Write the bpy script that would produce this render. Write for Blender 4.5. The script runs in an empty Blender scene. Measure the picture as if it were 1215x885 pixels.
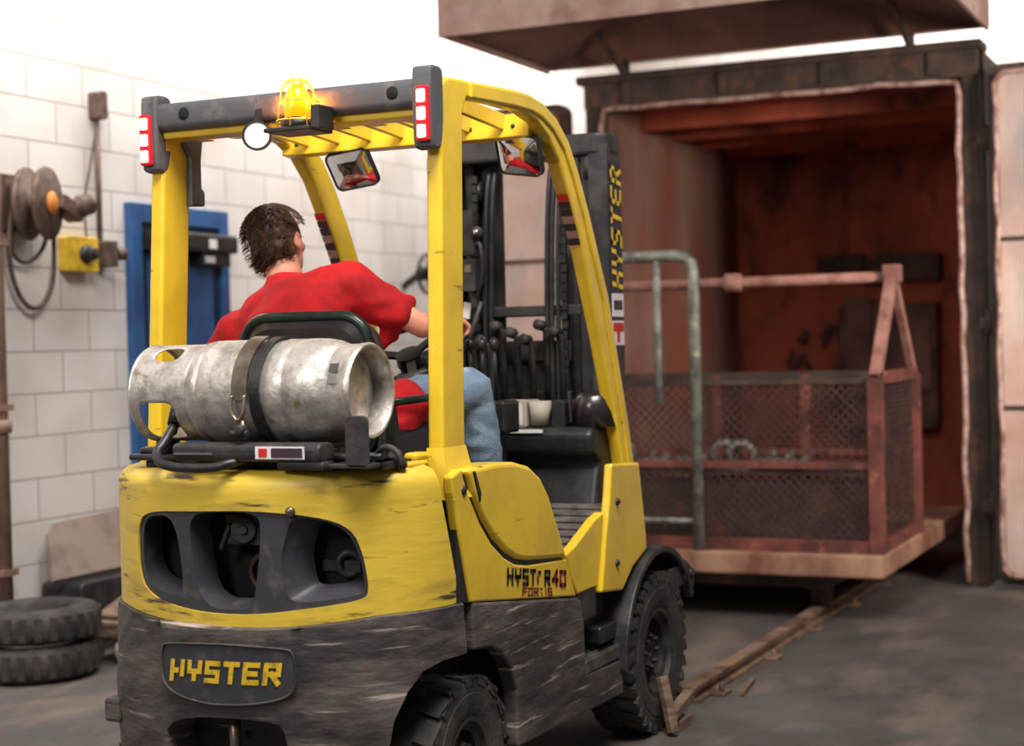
import bpy, bmesh, math, random
from mathutils import Vector, Matrix, noise
from mathutils.geometry import delaunay_2d_cdt
random.seed(4)
PI = math.pi
C = bpy.context.scene.collection
V = Vector

def L(r, g, b):
    def f(c):
        c /= 255.0
        return c / 12.92 if c <= .04045 else ((c + .055) / 1.055) ** 2.4
    return (f(r), f(g), f(b), 1)

# ------------------------------------------------------------------ camera
cd = bpy.data.cameras.new('camera'); cam = bpy.data.objects.new('camera', cd); C.objects.link(cam)
Rv = V((0.42109408, -0.9066818, -0.02465517)); Uv = V((0.02686241, -0.01470417, 0.99953099)); Fv = V((0.90661909, 0.42155888, -0.01816382))
cam.matrix_world = Matrix(((Rv.x, Uv.x, -Fv.x, -3.59869767), (Rv.y, Uv.y, -Fv.y, -2.55531953), (Rv.z, Uv.z, -Fv.z, 1.40115077), (0, 0, 0, 1)))
cd.sensor_width = 36; cd.lens = 1938.5946 / 1215 * 36
cd.clip_end = 100
cd.dof.use_dof = True; cd.dof.focus_distance = 4.75; cd.dof.aperture_fstop = 2.0
bpy.context.scene.camera = cam
sc = bpy.context.scene
sc.view_settings.view_transform = 'Standard'; sc.view_settings.look = 'None'
sc.view_settings.gamma = 1; sc.view_settings.use_curve_mapping = False
sc.view_settings.exposure = 0.0

# ------------------------------------------------------------------ world, lamps of the hall and an added oven fill
w = bpy.data.worlds.new('world'); sc.world = w; w.use_nodes = True
bg = w.node_tree.nodes['Background']; bg.inputs[0].default_value = L(235, 228, 224); bg.inputs[1].default_value = 0.19

def area(name, loc, target, sx, sy, power, col=(255, 250, 245), spread=180):
    d = bpy.data.lights.new(name, 'AREA'); d.shape = 'RECTANGLE'; d.size = sx; d.size_y = sy; d.energy = power; d.spread = math.radians(spread)
    d.color = L(*col)[:3]
    o = bpy.data.objects.new(name, d); C.objects.link(o); o.location = loc
    o.rotation_euler = (V(target) - V(loc)).to_track_quat('-Z', 'Y').to_euler()
    return o
area('ceiling_strip_light_wall', (3.7, 2.1, 4.2), (3.7, 2.75, 3.2), 10.5, 0.4, 215, spread=120)
area('ceiling_strip_light_back', (9.4, -1.0, 5.0), (10.4, -1.2, 3.3), 5.0, 0.4, 260)
area('ceiling_strip_light_truck', (-0.9, -1.6, 5.0), (0.5, -.1, 1.0), 2.6, 1.6, 162, spread=115)
area('ceiling_strip_light_bay', (-3.6, 0.6, 3.4), (0.4, 0.1, 1.7), 1.2, 1.0, 20, spread=90)
area('oven_fill_light', (2.6, -4.2, 2.7), (7.4, 0.3, 1.3), 1.0, 0.8, 62, (255, 240, 228), spread=85)  # added lamp out of view, brightens the oven interior

# ------------------------------------------------------------------ materials
def nt(name):
    m = bpy.data.materials.new(name); m.use_nodes = True
    t = m.node_tree; b = t.nodes['Principled BSDF']
    return m, t, b
def pm(name, col, rough=.5, metal=0., col2=None, scale=8., lo=.42, hi=.62, stretch=(1, 1, 1), bump=0., bscale=60., col3=None, scale3=3., lo3=.5, hi3=.7, stretch3=(1, 1, 1), coat=0., emit=0., emitcol=None, rough2=None):
    """base colour; col2 blotches and col3 scratches or grime mixed in by noise; optional bump"""
    m, t, b = nt(name); N = t.nodes; K = t.links
    b.inputs['Roughness'].default_value = rough; b.inputs['Metallic'].default_value = metal
    if coat: b.inputs['Coat Weight'].default_value = coat
    tc = N.new('ShaderNodeTexCoord')
    def layer(prev, c2, s, lo_, hi_, st, detail=6):
        mp = N.new('ShaderNodeMapping'); mp.inputs['Scale'].default_value = st
        K.new(tc.outputs['Object'], mp.inputs['Vector'])
        n = N.new('ShaderNodeTexNoise'); n.inputs['Scale'].default_value = s; n.inputs['Detail'].default_value = detail; n.inputs['Roughness'].default_value = .62
        K.new(mp.outputs[0], n.inputs['Vector'])
        r = N.new('ShaderNodeMapRange'); r.inputs['From Min'].default_value = lo_; r.inputs['From Max'].default_value = hi_
        K.new(n.outputs['Fac'], r.inputs['Value'])
        mx = N.new('ShaderNodeMix'); mx.data_type = 'RGBA'
        K.new(r.outputs[0], mx.inputs['Factor'])
        if hasattr(prev, 'links'): K.new(prev, mx.inputs[6])
        else: mx.inputs[6].default_value = prev
        mx.inputs[7].default_value = c2
        return mx.outputs[2], r.outputs[0]
    out = L(*col); f = None
    if col2: out, f = layer(out, L(*col2), scale, lo, hi, stretch)
    if col3: out, f3 = layer(out, L(*col3), scale3, lo3, hi3, stretch3, 4)
    if hasattr(out, 'links'): K.new(out, b.inputs['Base Color'])
    else: b.inputs['Base Color'].default_value = out
    if rough2 is not None and f is not None:
        r = N.new('ShaderNodeMapRange'); r.inputs['To Min'].default_value = rough; r.inputs['To Max'].default_value = rough2
        K.new(f, r.inputs['Value']); K.new(r.outputs[0], b.inputs['Roughness'])
    if bump:
        n = N.new('ShaderNodeTexNoise'); n.inputs['Scale'].default_value = bscale; n.inputs['Detail'].default_value = 5
        mp = N.new('ShaderNodeMapping'); mp.inputs['Scale'].default_value = stretch
        K.new(tc.outputs['Object'], mp.inputs['Vector']); K.new(mp.outputs[0], n.inputs['Vector'])
        bp = N.new('ShaderNodeBump'); bp.inputs['Strength'].default_value = bump; bp.inputs['Distance'].default_value = .01
        K.new(n.outputs['Fac'], bp.inputs['Height']); K.new(bp.outputs[0], b.inputs['Normal'])
    if emit:
        b.inputs['Emission Color'].default_value = L(*(emitcol or col)); b.inputs['Emission Strength'].default_value = emit
    return m

M = {}
M['yellow'] = pm('yellow_paint', (230, 192, 44), .32, col2=(204, 166, 46), scale=5, lo=.45, hi=.75, col3=(92, 74, 40), scale3=9, lo3=.66, hi3=.74, stretch3=(.5, 1, 3), bump=.06, bscale=30, coat=.3)
M['yellow_worn'] = pm('worn_yellow_paint', (216, 184, 62), .42, col2=(170, 142, 62), scale=6, lo=.5, hi=.72, stretch=(.6, .6, 3), col3=(74, 60, 46), scale3=9, lo3=.60, hi3=.68, stretch3=(.4, .4, 3.0), bump=.15, bscale=14)
M['iron'] = pm('scuffed_black_iron', (50, 47, 47), .5, col2=(98, 88, 83), scale=5, lo=.42, hi=.66, stretch=(.6, .6, 1.8), col3=(178, 164, 154), scale3=12, lo3=.60, hi3=.72, stretch3=(.25, .25, 4), bump=.7, bscale=16, rough2=.75)
M['iron_rough'] = M['iron']
M['grille'] = pm('grey_black_grille_plastic', (56, 56, 62), .45, col2=(96, 88, 86), scale=14, lo=.55, hi=.75, bump=.1)
M['black'] = pm('black_plastic', (26, 26, 28), .42, col2=(44, 42, 42), scale=12, bump=.1)
M['dark'] = pm('dark_grey_steel', (40, 39, 41), .5, .2, col2=(66, 62, 61), scale=10, bump=.15)
M['rail_cap'] = pm('dark_grey_rubber_cover', (76, 76, 80), .5, col2=(110, 106, 104), scale=16, lo=.55, hi=.75, bump=.1)
M['rubber'] = pm('tyre_rubber', (40, 38, 37), .8, col2=(78, 72, 67), scale=9, lo=.42, hi=.72, bump=.4, bscale=50)
M['rim'] = pm('dirty_grey_rim', (64, 60, 57), .6, .3, col2=(38, 35, 33), scale=14, bump=.3)
M['alu'] = pm('brushed_dented_aluminium', (206, 200, 195), .42, .75, col2=(150, 143, 136), scale=16, lo=.42, hi=.66, col3=(150, 138, 112), scale3=22, lo3=.60, hi3=.72, bump=.35, bscale=38, rough2=.58)
M['strap'] = pm('stainless_strap', (150, 140, 130), .35, .8, col2=(110, 96, 84), scale=10)
M['red'] = pm('red_cotton', (204, 14, 24), .85, col2=(160, 8, 18), scale=8, bump=.25, bscale=220)
M['denim'] = pm('blue_denim', (132, 152, 170), .9, col2=(92, 114, 136), scale=9, lo=.4, hi=.66, col3=(150, 172, 190), scale3=20, lo3=.58, hi3=.75, bump=.4, bscale=200)
M['skin'] = pm('skin', (224, 160, 132), .5, col2=(208, 134, 112), scale=10)
M['skin'].node_tree.nodes['Principled BSDF'].inputs['Subsurface Weight'].default_value = .1
M['hair'] = pm('brown_hair', (88, 60, 44), .5, col2=(46, 30, 23), scale=30, stretch=(1, 1, .3), col3=(140, 100, 72), scale3=26, lo3=.56, hi3=.72)
M['mirror'] = pm('mirror_glass', (225, 225, 225), .03, 1.)
M['white'] = pm('white_enamel', (236, 232, 226), .5, col2=(205, 198, 190), scale=20)
M['lamp_lens'] = pm('work_lamp_lens', (250, 246, 238), .3, emit=.8, emitcol=(255, 248, 238))
M['red_lens'] = pm('red_lamp_lens', (214, 22, 34), .25, coat=.5, emit=.15, emitcol=(230, 20, 30))
M['pink_lens'] = pm('lit_lamp_segment', (255, 214, 216), .4, emit=.9, emitcol=(255, 222, 224))
M['amber'] = pm('amber_beacon_lens', (255, 130, 6), .25, emit=1.25, emitcol=(255, 168, 10))
M['cage'] = pm('yellow_wire', (255, 200, 60), .4)
M['letter'] = pm('yellow_lettering', (222, 184, 40), .45, col2=(150, 122, 36), scale=40, lo=.5, hi=.68)
M['letter_dark'] = pm('dark_lettering', (34, 30, 36), .5)
M['letter_red'] = pm('maroon_lettering', (132, 24, 40), .5)
M['lab_white'] = pm('label_white', (228, 226, 224), .5)
M['lab_red'] = pm('label_red', (204, 30, 36), .5)
M['lab_dark'] = pm('label_dark', (58, 44, 54), .5)
M['green_trim'] = pm('dark_green_vinyl', (24, 44, 38), .28, col2=(16, 26, 24), scale=8)
M['vinyl'] = pm('black_vinyl', (40, 34, 36), .28, col2=(26, 22, 24), scale=5, coat=.2)
M['mat'] = pm('grey_floor_mat', (98, 90, 84), .8, col2=(66, 60, 56), scale=12, bump=.3)
M['wood'] = pm('weathered_wood', (128, 104, 86), .85, col2=(84, 66, 54), scale=10, stretch=(1, 1, 4), bump=.3)
M['rust'] = pm('red_brown_painted_steel', (120, 64, 54), .75, col2=(80, 42, 38), scale=5, col3=(172, 110, 90), scale3=12, lo3=.58, hi3=.75, bump=.2)
M['rust_dark'] = pm('dark_red_brown_mesh', (84, 56, 50), .8, col2=(58, 40, 38), scale=8)
M['pink_steel'] = pm('faded_pink_steel', (164, 118, 106), .7, col2=(124, 80, 70), scale=7, bump=.2)
M['tube'] = pm('grey_green_tube', (140, 142, 132), .5, .2, col2=(92, 92, 84), scale=9, col3=(190, 182, 160), scale3=16, lo3=.56, hi3=.72, bump=.2)
M['deck'] = pm('tan_deck_steel', (172, 134, 108), .8, col2=(120, 76, 60), scale=4, lo=.4, hi=.65, stretch=(1, 1, .5), bump=.3)
M['furnace_red'] = pm('scorched_red_oven_wall', (188, 90, 62), .85, col2=(116, 56, 42), scale=1.6, lo=.38, hi=.68, stretch=(1, 1, .6), col3=(60, 32, 28), scale3=2.6, lo3=.56, hi3=.74, stretch3=(1, 1, .5), bump=.2, bscale=8)
M['furnace_grey'] = pm('brown_grey_oven_wall', (152, 116, 102), .85, col2=(108, 76, 66), scale=1.8, lo=.38, hi=.7, stretch=(1, 1, .3), col3=(138, 80, 60), scale3=1.4, lo3=.5, hi3=.68, stretch3=(1, 1, .4), bump=.2, bscale=8)
M['furnace_frame'] = pm('sooty_brown_frame_steel', (76, 60, 52), .75, col2=(46, 36, 32), scale=5, lo=.4, hi=.65, col3=(112, 72, 54), scale3=6, lo3=.55, hi3=.75, bump=.3)
M['gasket'] = pm('pale_rope_gasket', (196, 164, 154), .9, col2=(130, 92, 82), scale=12, bump=.5)
M['door_tan'] = pm('pinkish_tan_door_lining', (196, 174, 164), .8, col2=(182, 146, 130), scale=1.6, lo=.4, hi=.62, col3=(126, 128, 134), scale3=1.5, lo3=.50, hi3=.72, stretch3=(1, 1, .4), bump=.2, bscale=8)
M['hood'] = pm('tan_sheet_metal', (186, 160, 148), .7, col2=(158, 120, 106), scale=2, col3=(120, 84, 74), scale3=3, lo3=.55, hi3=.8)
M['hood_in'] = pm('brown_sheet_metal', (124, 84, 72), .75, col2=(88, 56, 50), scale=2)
M['door_blue'] = pm('blue_door_paint', (44, 90, 142), .5, col2=(34, 70, 118), scale=4)
M['door_blue_dark'] = pm('deep_blue_door_paint', (30, 52, 86), .5, col2=(24, 38, 62), scale=4)
M['yellow_box'] = pm('yellow_box_paint', (226, 188, 50), .5, col2=(190, 150, 40), scale=12)
M['brown_reel'] = pm('brown_grey_steel', (112, 92, 82), .6, .3, col2=(80, 62, 54), scale=16)
M['orange'] = pm('orange_paint', (214, 128, 50), .6)
M['pipe'] = pm('brown_pipe', (140, 112, 96), .7, col2=(112, 84, 70), scale=6)
M['tarp'] = pm('brown_grey_board', (132, 116, 106), .9, col2=(106, 92, 84), scale=4)
M['rail'] = pm('rusty_rail_steel', (150, 122, 104), .55, .2, col2=(100, 76, 64), scale=8, col3=(170, 130, 60), scale3=3, lo3=.6, hi3=.75, bump=.2)
M['eye'] = pm('eye_white', (235, 232, 228), .3)
M['iris'] = pm('dark_iris', (60, 40, 28), .3)
M['beige'] = pm('beige_plastic', (176, 166, 150), .6)
M['chrome'] = pm('bright_steel', (210, 210, 210), .2, 1.)

# block wall: painted, with random blotches
def block_wall():
    m, t, b = nt('painted_block_wall'); N = t.nodes; K = t.links
    tc = N.new('ShaderNodeTexCoord'); sep = N.new('ShaderNodeSeparateXYZ'); K.new(tc.outputs['Object'], sep.inputs[0])
    cmb = N.new('ShaderNodeCombineXYZ')
    add = N.new('ShaderNodeMath'); add.operation = 'ADD'; K.new(sep.outputs[0], add.inputs[0]); K.new(sep.outputs[1], add.inputs[1])
    K.new(add.outputs[0], cmb.inputs[0])
    zz = N.new('ShaderNodeMath'); zz.operation = 'ADD'; zz.inputs[1].default_value = -.016 ; K.new(sep.outputs[2], zz.inputs[0]); K.new(zz.outputs[0], cmb.inputs[1])
    br = N.new('ShaderNodeTexBrick'); br.inputs['Scale'].default_value = 1; br.inputs['Brick Width'].default_value = .4; br.inputs['Row Height'].default_value = .2
    br.inputs['Mortar Size'].default_value = .005; br.inputs['Mortar Smooth'].default_value = .3; br.inputs['Bias'].default_value = -.2
    br.inputs['Color1'].default_value = L(222, 216, 212); br.inputs['Color2'].default_value = L(214, 207, 202); br.inputs['Mortar'].default_value = L(172, 163, 157)
    K.new(cmb.outputs[0], br.inputs['Vector'])
    n = N.new('ShaderNodeTexNoise'); n.inputs['Scale'].default_value = 2.2; n.inputs['Detail'].default_value = 7; K.new(tc.outputs['Object'], n.inputs['Vector'])
    r = N.new('ShaderNodeMapRange'); r.inputs['From Min'].default_value = .45; r.inputs['From Max'].default_value = .75; r.inputs['To Max'].default_value = .5
    K.new(n.outputs['Fac'], r.inputs['Value'])
    mx = N.new('ShaderNodeMix'); mx.data_type = 'RGBA'; K.new(r.outputs[0], mx.inputs['Factor']); K.new(br.outputs['Color'], mx.inputs[6]); mx.inputs[7].default_value = L(186, 170, 156)
    K.new(mx.outputs[2], b.inputs['Base Color']); b.inputs['Roughness'].default_value = .7
    bp = N.new('ShaderNodeBump'); bp.inputs['Strength'].default_value = .6; bp.inputs['Distance'].default_value = .01; bp.invert = True
    K.new(br.outputs['Fac'], bp.inputs['Height']); K.new(bp.outputs[0], b.inputs['Normal'])
    return m
M['block'] = block_wall()
M['floor'] = pm('stained_concrete', (92, 87, 84), .7, col2=(64, 59, 56), scale=1.4, lo=.38, hi=.68, col3=(128, 112, 102), scale3=.9, lo3=.52, hi3=.75, stretch3=(1, 2, 1), bump=.15, bscale=25)

# ------------------------------------------------------------------ mesh helpers
class MB:
    def __init__(s): s.bm = bmesh.new()
    def box(s, lo, hi, mx=None, mat=0):
        x0, y0, z0 = lo; x1, y1, z1 = hi
        vs = [s.bm.verts.new(p) for p in [(x0, y0, z0), (x1, y0, z0), (x1, y1, z0), (x0, y1, z0), (x0, y0, z1), (x1, y0, z1), (x1, y1, z1), (x0, y1, z1)]]
        if mx is not None:
            for v in vs: v.co = mx @ v.co
        for f in [(0, 3, 2, 1), (4, 5, 6, 7), (0, 1, 5, 4), (1, 2, 6, 5), (2, 3, 7, 6), (3, 0, 4, 7)]:
            s.bm.faces.new([vs[i] for i in f]).material_index = mat
        return s
    def cbox(s, c, size, rot=None, mat=0):
        h = V(size) / 2; mx = Matrix.Translation(V(c))
        if rot is not None: mx = mx @ rot.to_4x4()
        return s.box(-h, h, mx, mat)
    def bar(s, a, b, wd, ht=None, up=V((0, 0, 1)), mat=0):
        a = V(a); b = V(b); d = b - a; l = d.length
        if l < 1e-6: return s
        d.normalize(); ht = ht or wd
        x = d.cross(up)
        if x.length < 1e-3: x = d.cross(V((1, 0, 0)))
        x.normalize(); z = x.cross(d).normalized()
        mx = Matrix.Translation((a + b) / 2) @ Matrix((x, d, z)).transposed().to_4x4()
        return s.box((-wd / 2, -l / 2, -ht / 2), (wd / 2, l / 2, ht / 2), mx, mat)
    def prism(s, poly, axis, a, b, mat=0):
        """poly: 2D points in the two other axes (in xyz order), extruded from a to b along axis"""
        def P(p, t):
            q = [0, 0, 0]; o = [i for i in range(3) if i != axis]
            q[o[0]] = p[0]; q[o[1]] = p[1]; q[axis] = t
            return q
        A = [s.bm.verts.new(P(p, a)) for p in poly]; B = [s.bm.verts.new(P(p, b)) for p in poly]
        n = len(poly)
        fs = [s.bm.faces.new(A), s.bm.faces.new(B[::-1])]
        for i in range(n): fs.append(s.bm.faces.new([A[i], B[i], B[(i + 1) % n], A[(i + 1) % n]]))
        for f in fs: f.material_index = mat
        return s
    def tube(s, pts, r, seg=10, mat=0, closed=False):
        pts = [V(p) for p in pts]; n = len(pts); rs = r if isinstance(r, (list, tuple)) else [r] * n
        rings = []; prevx = None
        for i, p in enumerate(pts):
            if closed: d = (pts[(i + 1) % n] - pts[i - 1])
            else: d = pts[min(i + 1, n - 1)] - pts[max(i - 1, 0)]
            d.normalize()
            if prevx is None:
                x = d.cross(V((0, 0, 1)))
                if x.length < .1: x = d.cross(V((1, 0, 0)))
            else: x = prevx - d * prevx.dot(d)
            x.normalize(); prevx = x; y = d.cross(x)
            rings.append([s.bm.verts.new(p + (x * math.cos(2 * PI * k / seg) + y * math.sin(2 * PI * k / seg)) * rs[i]) for k in range(seg)])
        m = n if closed else n - 1
        for i in range(m):
            A = rings[i]; B = rings[(i + 1) % n]
            for k in range(seg):
                f = s.bm.faces.new([A[k], A[(k + 1) % seg], B[(k + 1) % seg], B[k]]); f.smooth = True; f.material_index = mat
        if not closed:
            for R_ in (rings[0][::-1], rings[-1]):
                s.bm.faces.new(R_).material_index = mat
        return s
    def lathe(s, prof, origin, axis=V((0, 0, 1)), seg=32, mat=0, smooth=True):
        """prof: (radius, distance along axis)"""
        axis = V(axis).normalized(); o = V(origin)
        x = axis.cross(V((0, 0, 1)))
        if x.length < .1: x = V((1, 0, 0))
        x.normalize(); y = axis.cross(x)
        rings = []
        for r, h in prof:
            if r < 1e-6: rings.append([s.bm.verts.new(o + axis * h)])
            else: rings.append([s.bm.verts.new(o + axis * h + (x * math.cos(2 * PI * k / seg) + y * math.sin(2 * PI * k / seg)) * r) for k in range(seg)])
        for A, B in zip(rings, rings[1:]):
            for k in range(seg):
                j = (k + 1) % seg
                if len(A) == 1 and len(B) == 1: continue
                if len(A) == 1: vs = [A[0], B[j], B[k]]
                elif len(B) == 1: vs = [A[k], A[j], B[0]]
                else: vs = [A[k], A[j], B[j], B[k]]
                f = s.bm.faces.new(vs); f.smooth = smooth; f.material_index = mat
        return s
    def poly(s, pts, mat=0):
        s.bm.faces.new([s.bm.verts.new(p) for p in pts]).material_index = mat
        return s
    def rbox(s, lo, hi, axis, r, seg=4, mat=0):
        """box with corners rounded in the plane across axis"""
        o = [i for i in range(3) if i != axis]
        return s.prism(rrect(lo[o[0]], lo[o[1]], hi[o[0]], hi[o[1]], r, seg), axis, lo[axis], hi[axis], mat)

def rrect(x0, y0, x1, y1, r, seg=4):
    pts = []
    for cx, cy, a in ((x1 - r, y0 + r, -PI / 2), (x1 - r, y1 - r, 0), (x0 + r, y1 - r, PI / 2), (x0 + r, y0 + r, PI)):
        for k in range(seg + 1):
            t = a + k * PI / 2 / seg; pts.append((cx + r * math.cos(t), cy + r * math.sin(t)))
    return pts
def smooth_loop(pts, n=3, closed=True):
    """Chaikin smoothing"""
    for _ in range(n):
        q = []; m = len(pts)
        rng = range(m) if closed else range(m - 1)
        if not closed: q.append(tuple(pts[0]))
        for i in rng:
            a = V(pts[i]); b = V(pts[(i + 1) % m]); q.append(tuple(a * .75 + b * .25)); q.append(tuple(a * .25 + b * .75))
        if not closed: q.append(tuple(pts[-1]))
        pts = q
    return pts

ROOT = {}
def O(name, mb, mats, parent=None, bevel=0., kind=None, label=None, smooth=None, seg=2, solid=0.):
    bm = mb.bm if isinstance(mb, MB) else mb
    bmesh.ops.recalc_face_normals(bm, faces=bm.faces) if solid == 0 else None
    me = bpy.data.meshes.new(name); bm.to_mesh(me); bm.free()
    if not isinstance(mats, (list, tuple)): mats = [mats]
    for m in mats: me.materials.append(m if not isinstance(m, str) else M[m])
    o = bpy.data.objects.new(name, me); C.objects.link(o)
    if parent is not None:
        o.parent = parent; off = ROOT[parent.name]; ROOT[o.name] = off
        me.transform(Matrix.Translation(-off))
    else: ROOT[o.name] = V((0, 0, 0))
    if smooth:
        me.shade_smooth(); me.set_sharp_from_angle(angle=math.radians(smooth))
    if solid:
        md = o.modifiers.new('thickness', 'SOLIDIFY'); md.thickness = abs(solid); md.offset = -1 if solid > 0 else 1
    if bevel:
        md = o.modifiers.new('bevel', 'BEVEL'); md.width = bevel; md.segments = seg; md.limit_method = 'ANGLE'; md.angle_limit = math.radians(40)
    if kind: o['kind'] = kind
    if label and parent is not None: o['label'] = label
    return o
def tag(o, label, cat, group=None):
    o['label'] = label; o['category'] = cat
    if group: o['group'] = group
    return o
def thing(name, label, cat, loc, group=None):
    o = bpy.data.objects.new(name, None); C.objects.link(o); o.location = loc; o.empty_display_size = .2
    ROOT[o.name] = V(loc)
    return tag(o, label, cat, group)
def recentre(o, loc):
    """put a parentless mesh's origin at its base"""
    o.data.transform(Matrix.Translation(-V(loc))); o.location = loc; return o

# letters as strokes in a unit box
GL = {'H': [[(0, 0), (0, 1)], [(1, 0), (1, 1)], [(0, .5), (1, .5)]],
      'Y': [[(0, 1), (0, .5), (1, .5), (1, 1)], [(.5, .5), (.5, 0)]],
      'S': [[(1, 1), (0, 1), (0, .5), (1, .5), (1, 0), (0, 0)]],
      'T': [[(0, 1), (1, 1)], [(.5, 1), (.5, 0)]],
      'E': [[(1, 1), (0, 1), (0, 0), (1, 0)], [(0, .5), (.85, .5)]],
      'R': [[(0, 0), (0, 1), (1, 1), (1, .5), (0, .5)], [(.45, .5), (1, 0)]],
      'F': [[(1, 1), (0, 1), (0, 0)], [(0, .5), (.8, .5)]],
      'O': [[(0, 0), (0, 1), (1, 1), (1, 0), (0, 0)]], '0': [[(0, 0), (0, 1), (1, 1), (1, 0), (0, 0)]],
      'I': [[(.5, 0), (.5, 1)]], '4': [[(.8, 0), (.8, 1), (0, .35), (1, .35)]],
      'h': [[(0, 0), (0, 1)], [(1, .3), (1, 1)], [(.3, .5), (.45, .5)]],            # H with its right stroke worn away
      'y': [[(0, 1), (0, .5), (1, .5), (1, 1)], [(.5, .32), (.5, .08)]],     # Y with the stem worn away
      't': [[(.1, 1), (.6, 1)], [(.5, .35), (.5, .1)]],
      'e': [[(0, .2), (0, .5)], [(.1, .9), (.5, .9)]]}
def letters(mb, text, fn, w, h, gap, st, shear=.12, mat=0, i0=0):
    """fn(u, v) -> 3D; strokes laid as quads split for curved ground"""
    u0 = 0
    for ch in text:
        if ch == ' ': u0 += w * .6; continue
        cw = w * (.35 if ch == 'I' else 1)
        for line in GL[ch]:
            for a, b in zip(line, line[1:]):
                A = V((a[0] * (cw - st) + st / 2, a[1] * (h - st) + st / 2)); B = V((b[0] * (cw - st) + st / 2, b[1] * (h - st) + st / 2))
                d = (B - A).normalized(); nrm = V((-d.y, d.x)) * st / 2; A = A - d * st / 2; B = B + d * st / 2
                n = 3
                for k in range(n):
                    P0 = A.lerp(B, k / n); P1 = A.lerp(B, (k + 1) / n)
                    q = []
                    for p in (P0 - nrm, P1 - nrm, P1 + nrm, P0 + nrm): q.append(fn(u0 + p.x + shear * p.y, p.y))
                    mb.poly(q, mat)
        u0 += cw + gap
    return u0

def inpoly(p, poly):
    x, y = p; c = False; n = len(poly)
    for i in range(n):
        x0, y0 = poly[i]; x1, y1 = poly[i - 1]
        if (y0 > y) != (y1 > y) and x < (x1 - x0) * (y - y0) / (y1 - y0 + 1e-12) + x0: c = not c
    return c
def densify(loop, st):
    q = []; n = len(loop)
    for i in range(n):
        a = V(loop[i]); b = V(loop[(i + 1) % n]); k = max(1, int((b - a).length / st))
        for j in range(k): q.append(tuple(a.lerp(b, j / k)))
    return q
def mapped(outer, holes, fn, step=.02, mb=None, mat=0):
    """flat outline with holes, triangulated on a fine grid and laid onto a curved surface fn(u, v)"""
    mb = mb or MB(); loops = [densify(outer, step)] + [densify(h, step) for h in holes]
    vs = []; es = []
    for lp in loops:
        b = len(vs); vs += [V(p) for p in lp]; es += [(b + i, b + (i + 1) % len(lp)) for i in range(len(lp))]
    us = [p[0] for p in loops[0]]; ws = [p[1] for p in loops[0]]
    u = min(us) + step / 2
    while u < max(us):
        v = min(ws) + step / 2
        while v < max(ws):
            if inpoly((u, v), loops[0]) and not any(inpoly((u, v), h) for h in loops[1:]):
                if min((V((u, v)) - q).length for q in vs[:len(es)]) > step * .45: vs.append(V((u, v)))
            v += step
        u += step
    r = delaunay_2d_cdt(vs, es, [], 0, 1e-6)
    bv = [mb.bm.verts.new(fn(p[0], p[1])) for p in r[0]]
    for f in r[2]:
        c = (r[0][f[0]] + r[0][f[1]] + r[0][f[2]]) / 3
        if inpoly(c, loops[0]) and not any(inpoly(c, h) for h in loops[1:]):
            try: fc = mb.bm.faces.new([bv[i] for i in f]); fc.smooth = True; fc.material_index = mat
            except ValueError: pass
    bmesh.ops.delete(mb.bm, geom=[v for v in mb.bm.verts if not v.link_faces], context='VERTS')
    return mb
def wall_strip(mb, loops3, mat=0, smooth=True):
    """skin between successive closed 3D loops of equal length"""
    R_ = [[mb.bm.verts.new(p) for p in lp] for lp in loops3]
    for A, B in zip(R_, R_[1:]):
        n = len(A)
        for i in range(n):
            f = mb.bm.faces.new([A[i], A[(i + 1) % n], B[(i + 1) % n], B[i]]); f.smooth = smooth; f.material_index = mat

def blob(prims, voxel=.01, smooth=4, disp=0., dscale=9., stretch=(1, 1, 1)):
    """union of capsules ('c', p0, p1, r0, r1) and ellipsoids ('e', centre, radii, rot) remeshed into one skin"""
    bm = bmesh.new()
    for p in prims:
        t = bmesh.new()
        if p[0] == 'c':
            for c, r in ((p[1], p[3]), (p[2], p[4])):
                bmesh.ops.create_uvsphere(t, u_segments=14, v_segments=9, radius=r, matrix=Matrix.Translation(V(c)))
            g = bmesh.ops.convex_hull(t, input=t.verts)
            bmesh.ops.delete(t, geom=list({e for e in g['geom_interior'] if isinstance(e, bmesh.types.BMVert)}), context='VERTS')
        else:
            rot = p[3] if len(p) > 3 and p[3] is not None else Matrix.Identity(3)
            bmesh.ops.create_uvsphere(t, u_segments=20, v_segments=12, radius=1, matrix=Matrix.Translation(V(p[1])) @ rot.to_4x4() @ Matrix.Diagonal((*p[2], 1)))
        me = bpy.data.meshes.new('t'); t.to_mesh(me); t.free(); bm.from_mesh(me); bpy.data.meshes.remove(me)
    me = bpy.data.meshes.new('t'); bm.to_mesh(me); bm.free()
    o = bpy.data.objects.new('t', me); C.objects.link(o)
    md = o.modifiers.new('r', 'REMESH'); md.mode = 'VOXEL'; md.voxel_size = voxel
    sm = o.modifiers.new('s', 'SMOOTH'); sm.iterations = smooth; sm.factor = .6
    dg = bpy.context.evaluated_depsgraph_get(); ev = o.evaluated_get(dg); m2 = bpy.data.meshes.new_from_object(ev)
    r = bmesh.new(); r.from_mesh(m2); bpy.data.objects.remove(o); bpy.data.meshes.remove(m2); bpy.data.meshes.remove(me)
    if disp:
        r.normal_update()
        for v in r.verts:
            q = V((v.co.x * stretch[0], v.co.y * stretch[1], v.co.z * stretch[2])) * dscale
            n = noise.noise(q); n2 = 1 - abs(noise.noise(q * 1.7 + V((7, 3, 1)))) * 2
            v.co += v.normal * disp * (n * .6 + n2 * .5)
    for f in r.faces: f.smooth = True
    m = MB(); m.bm.free(); m.bm = r
    return m

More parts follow.
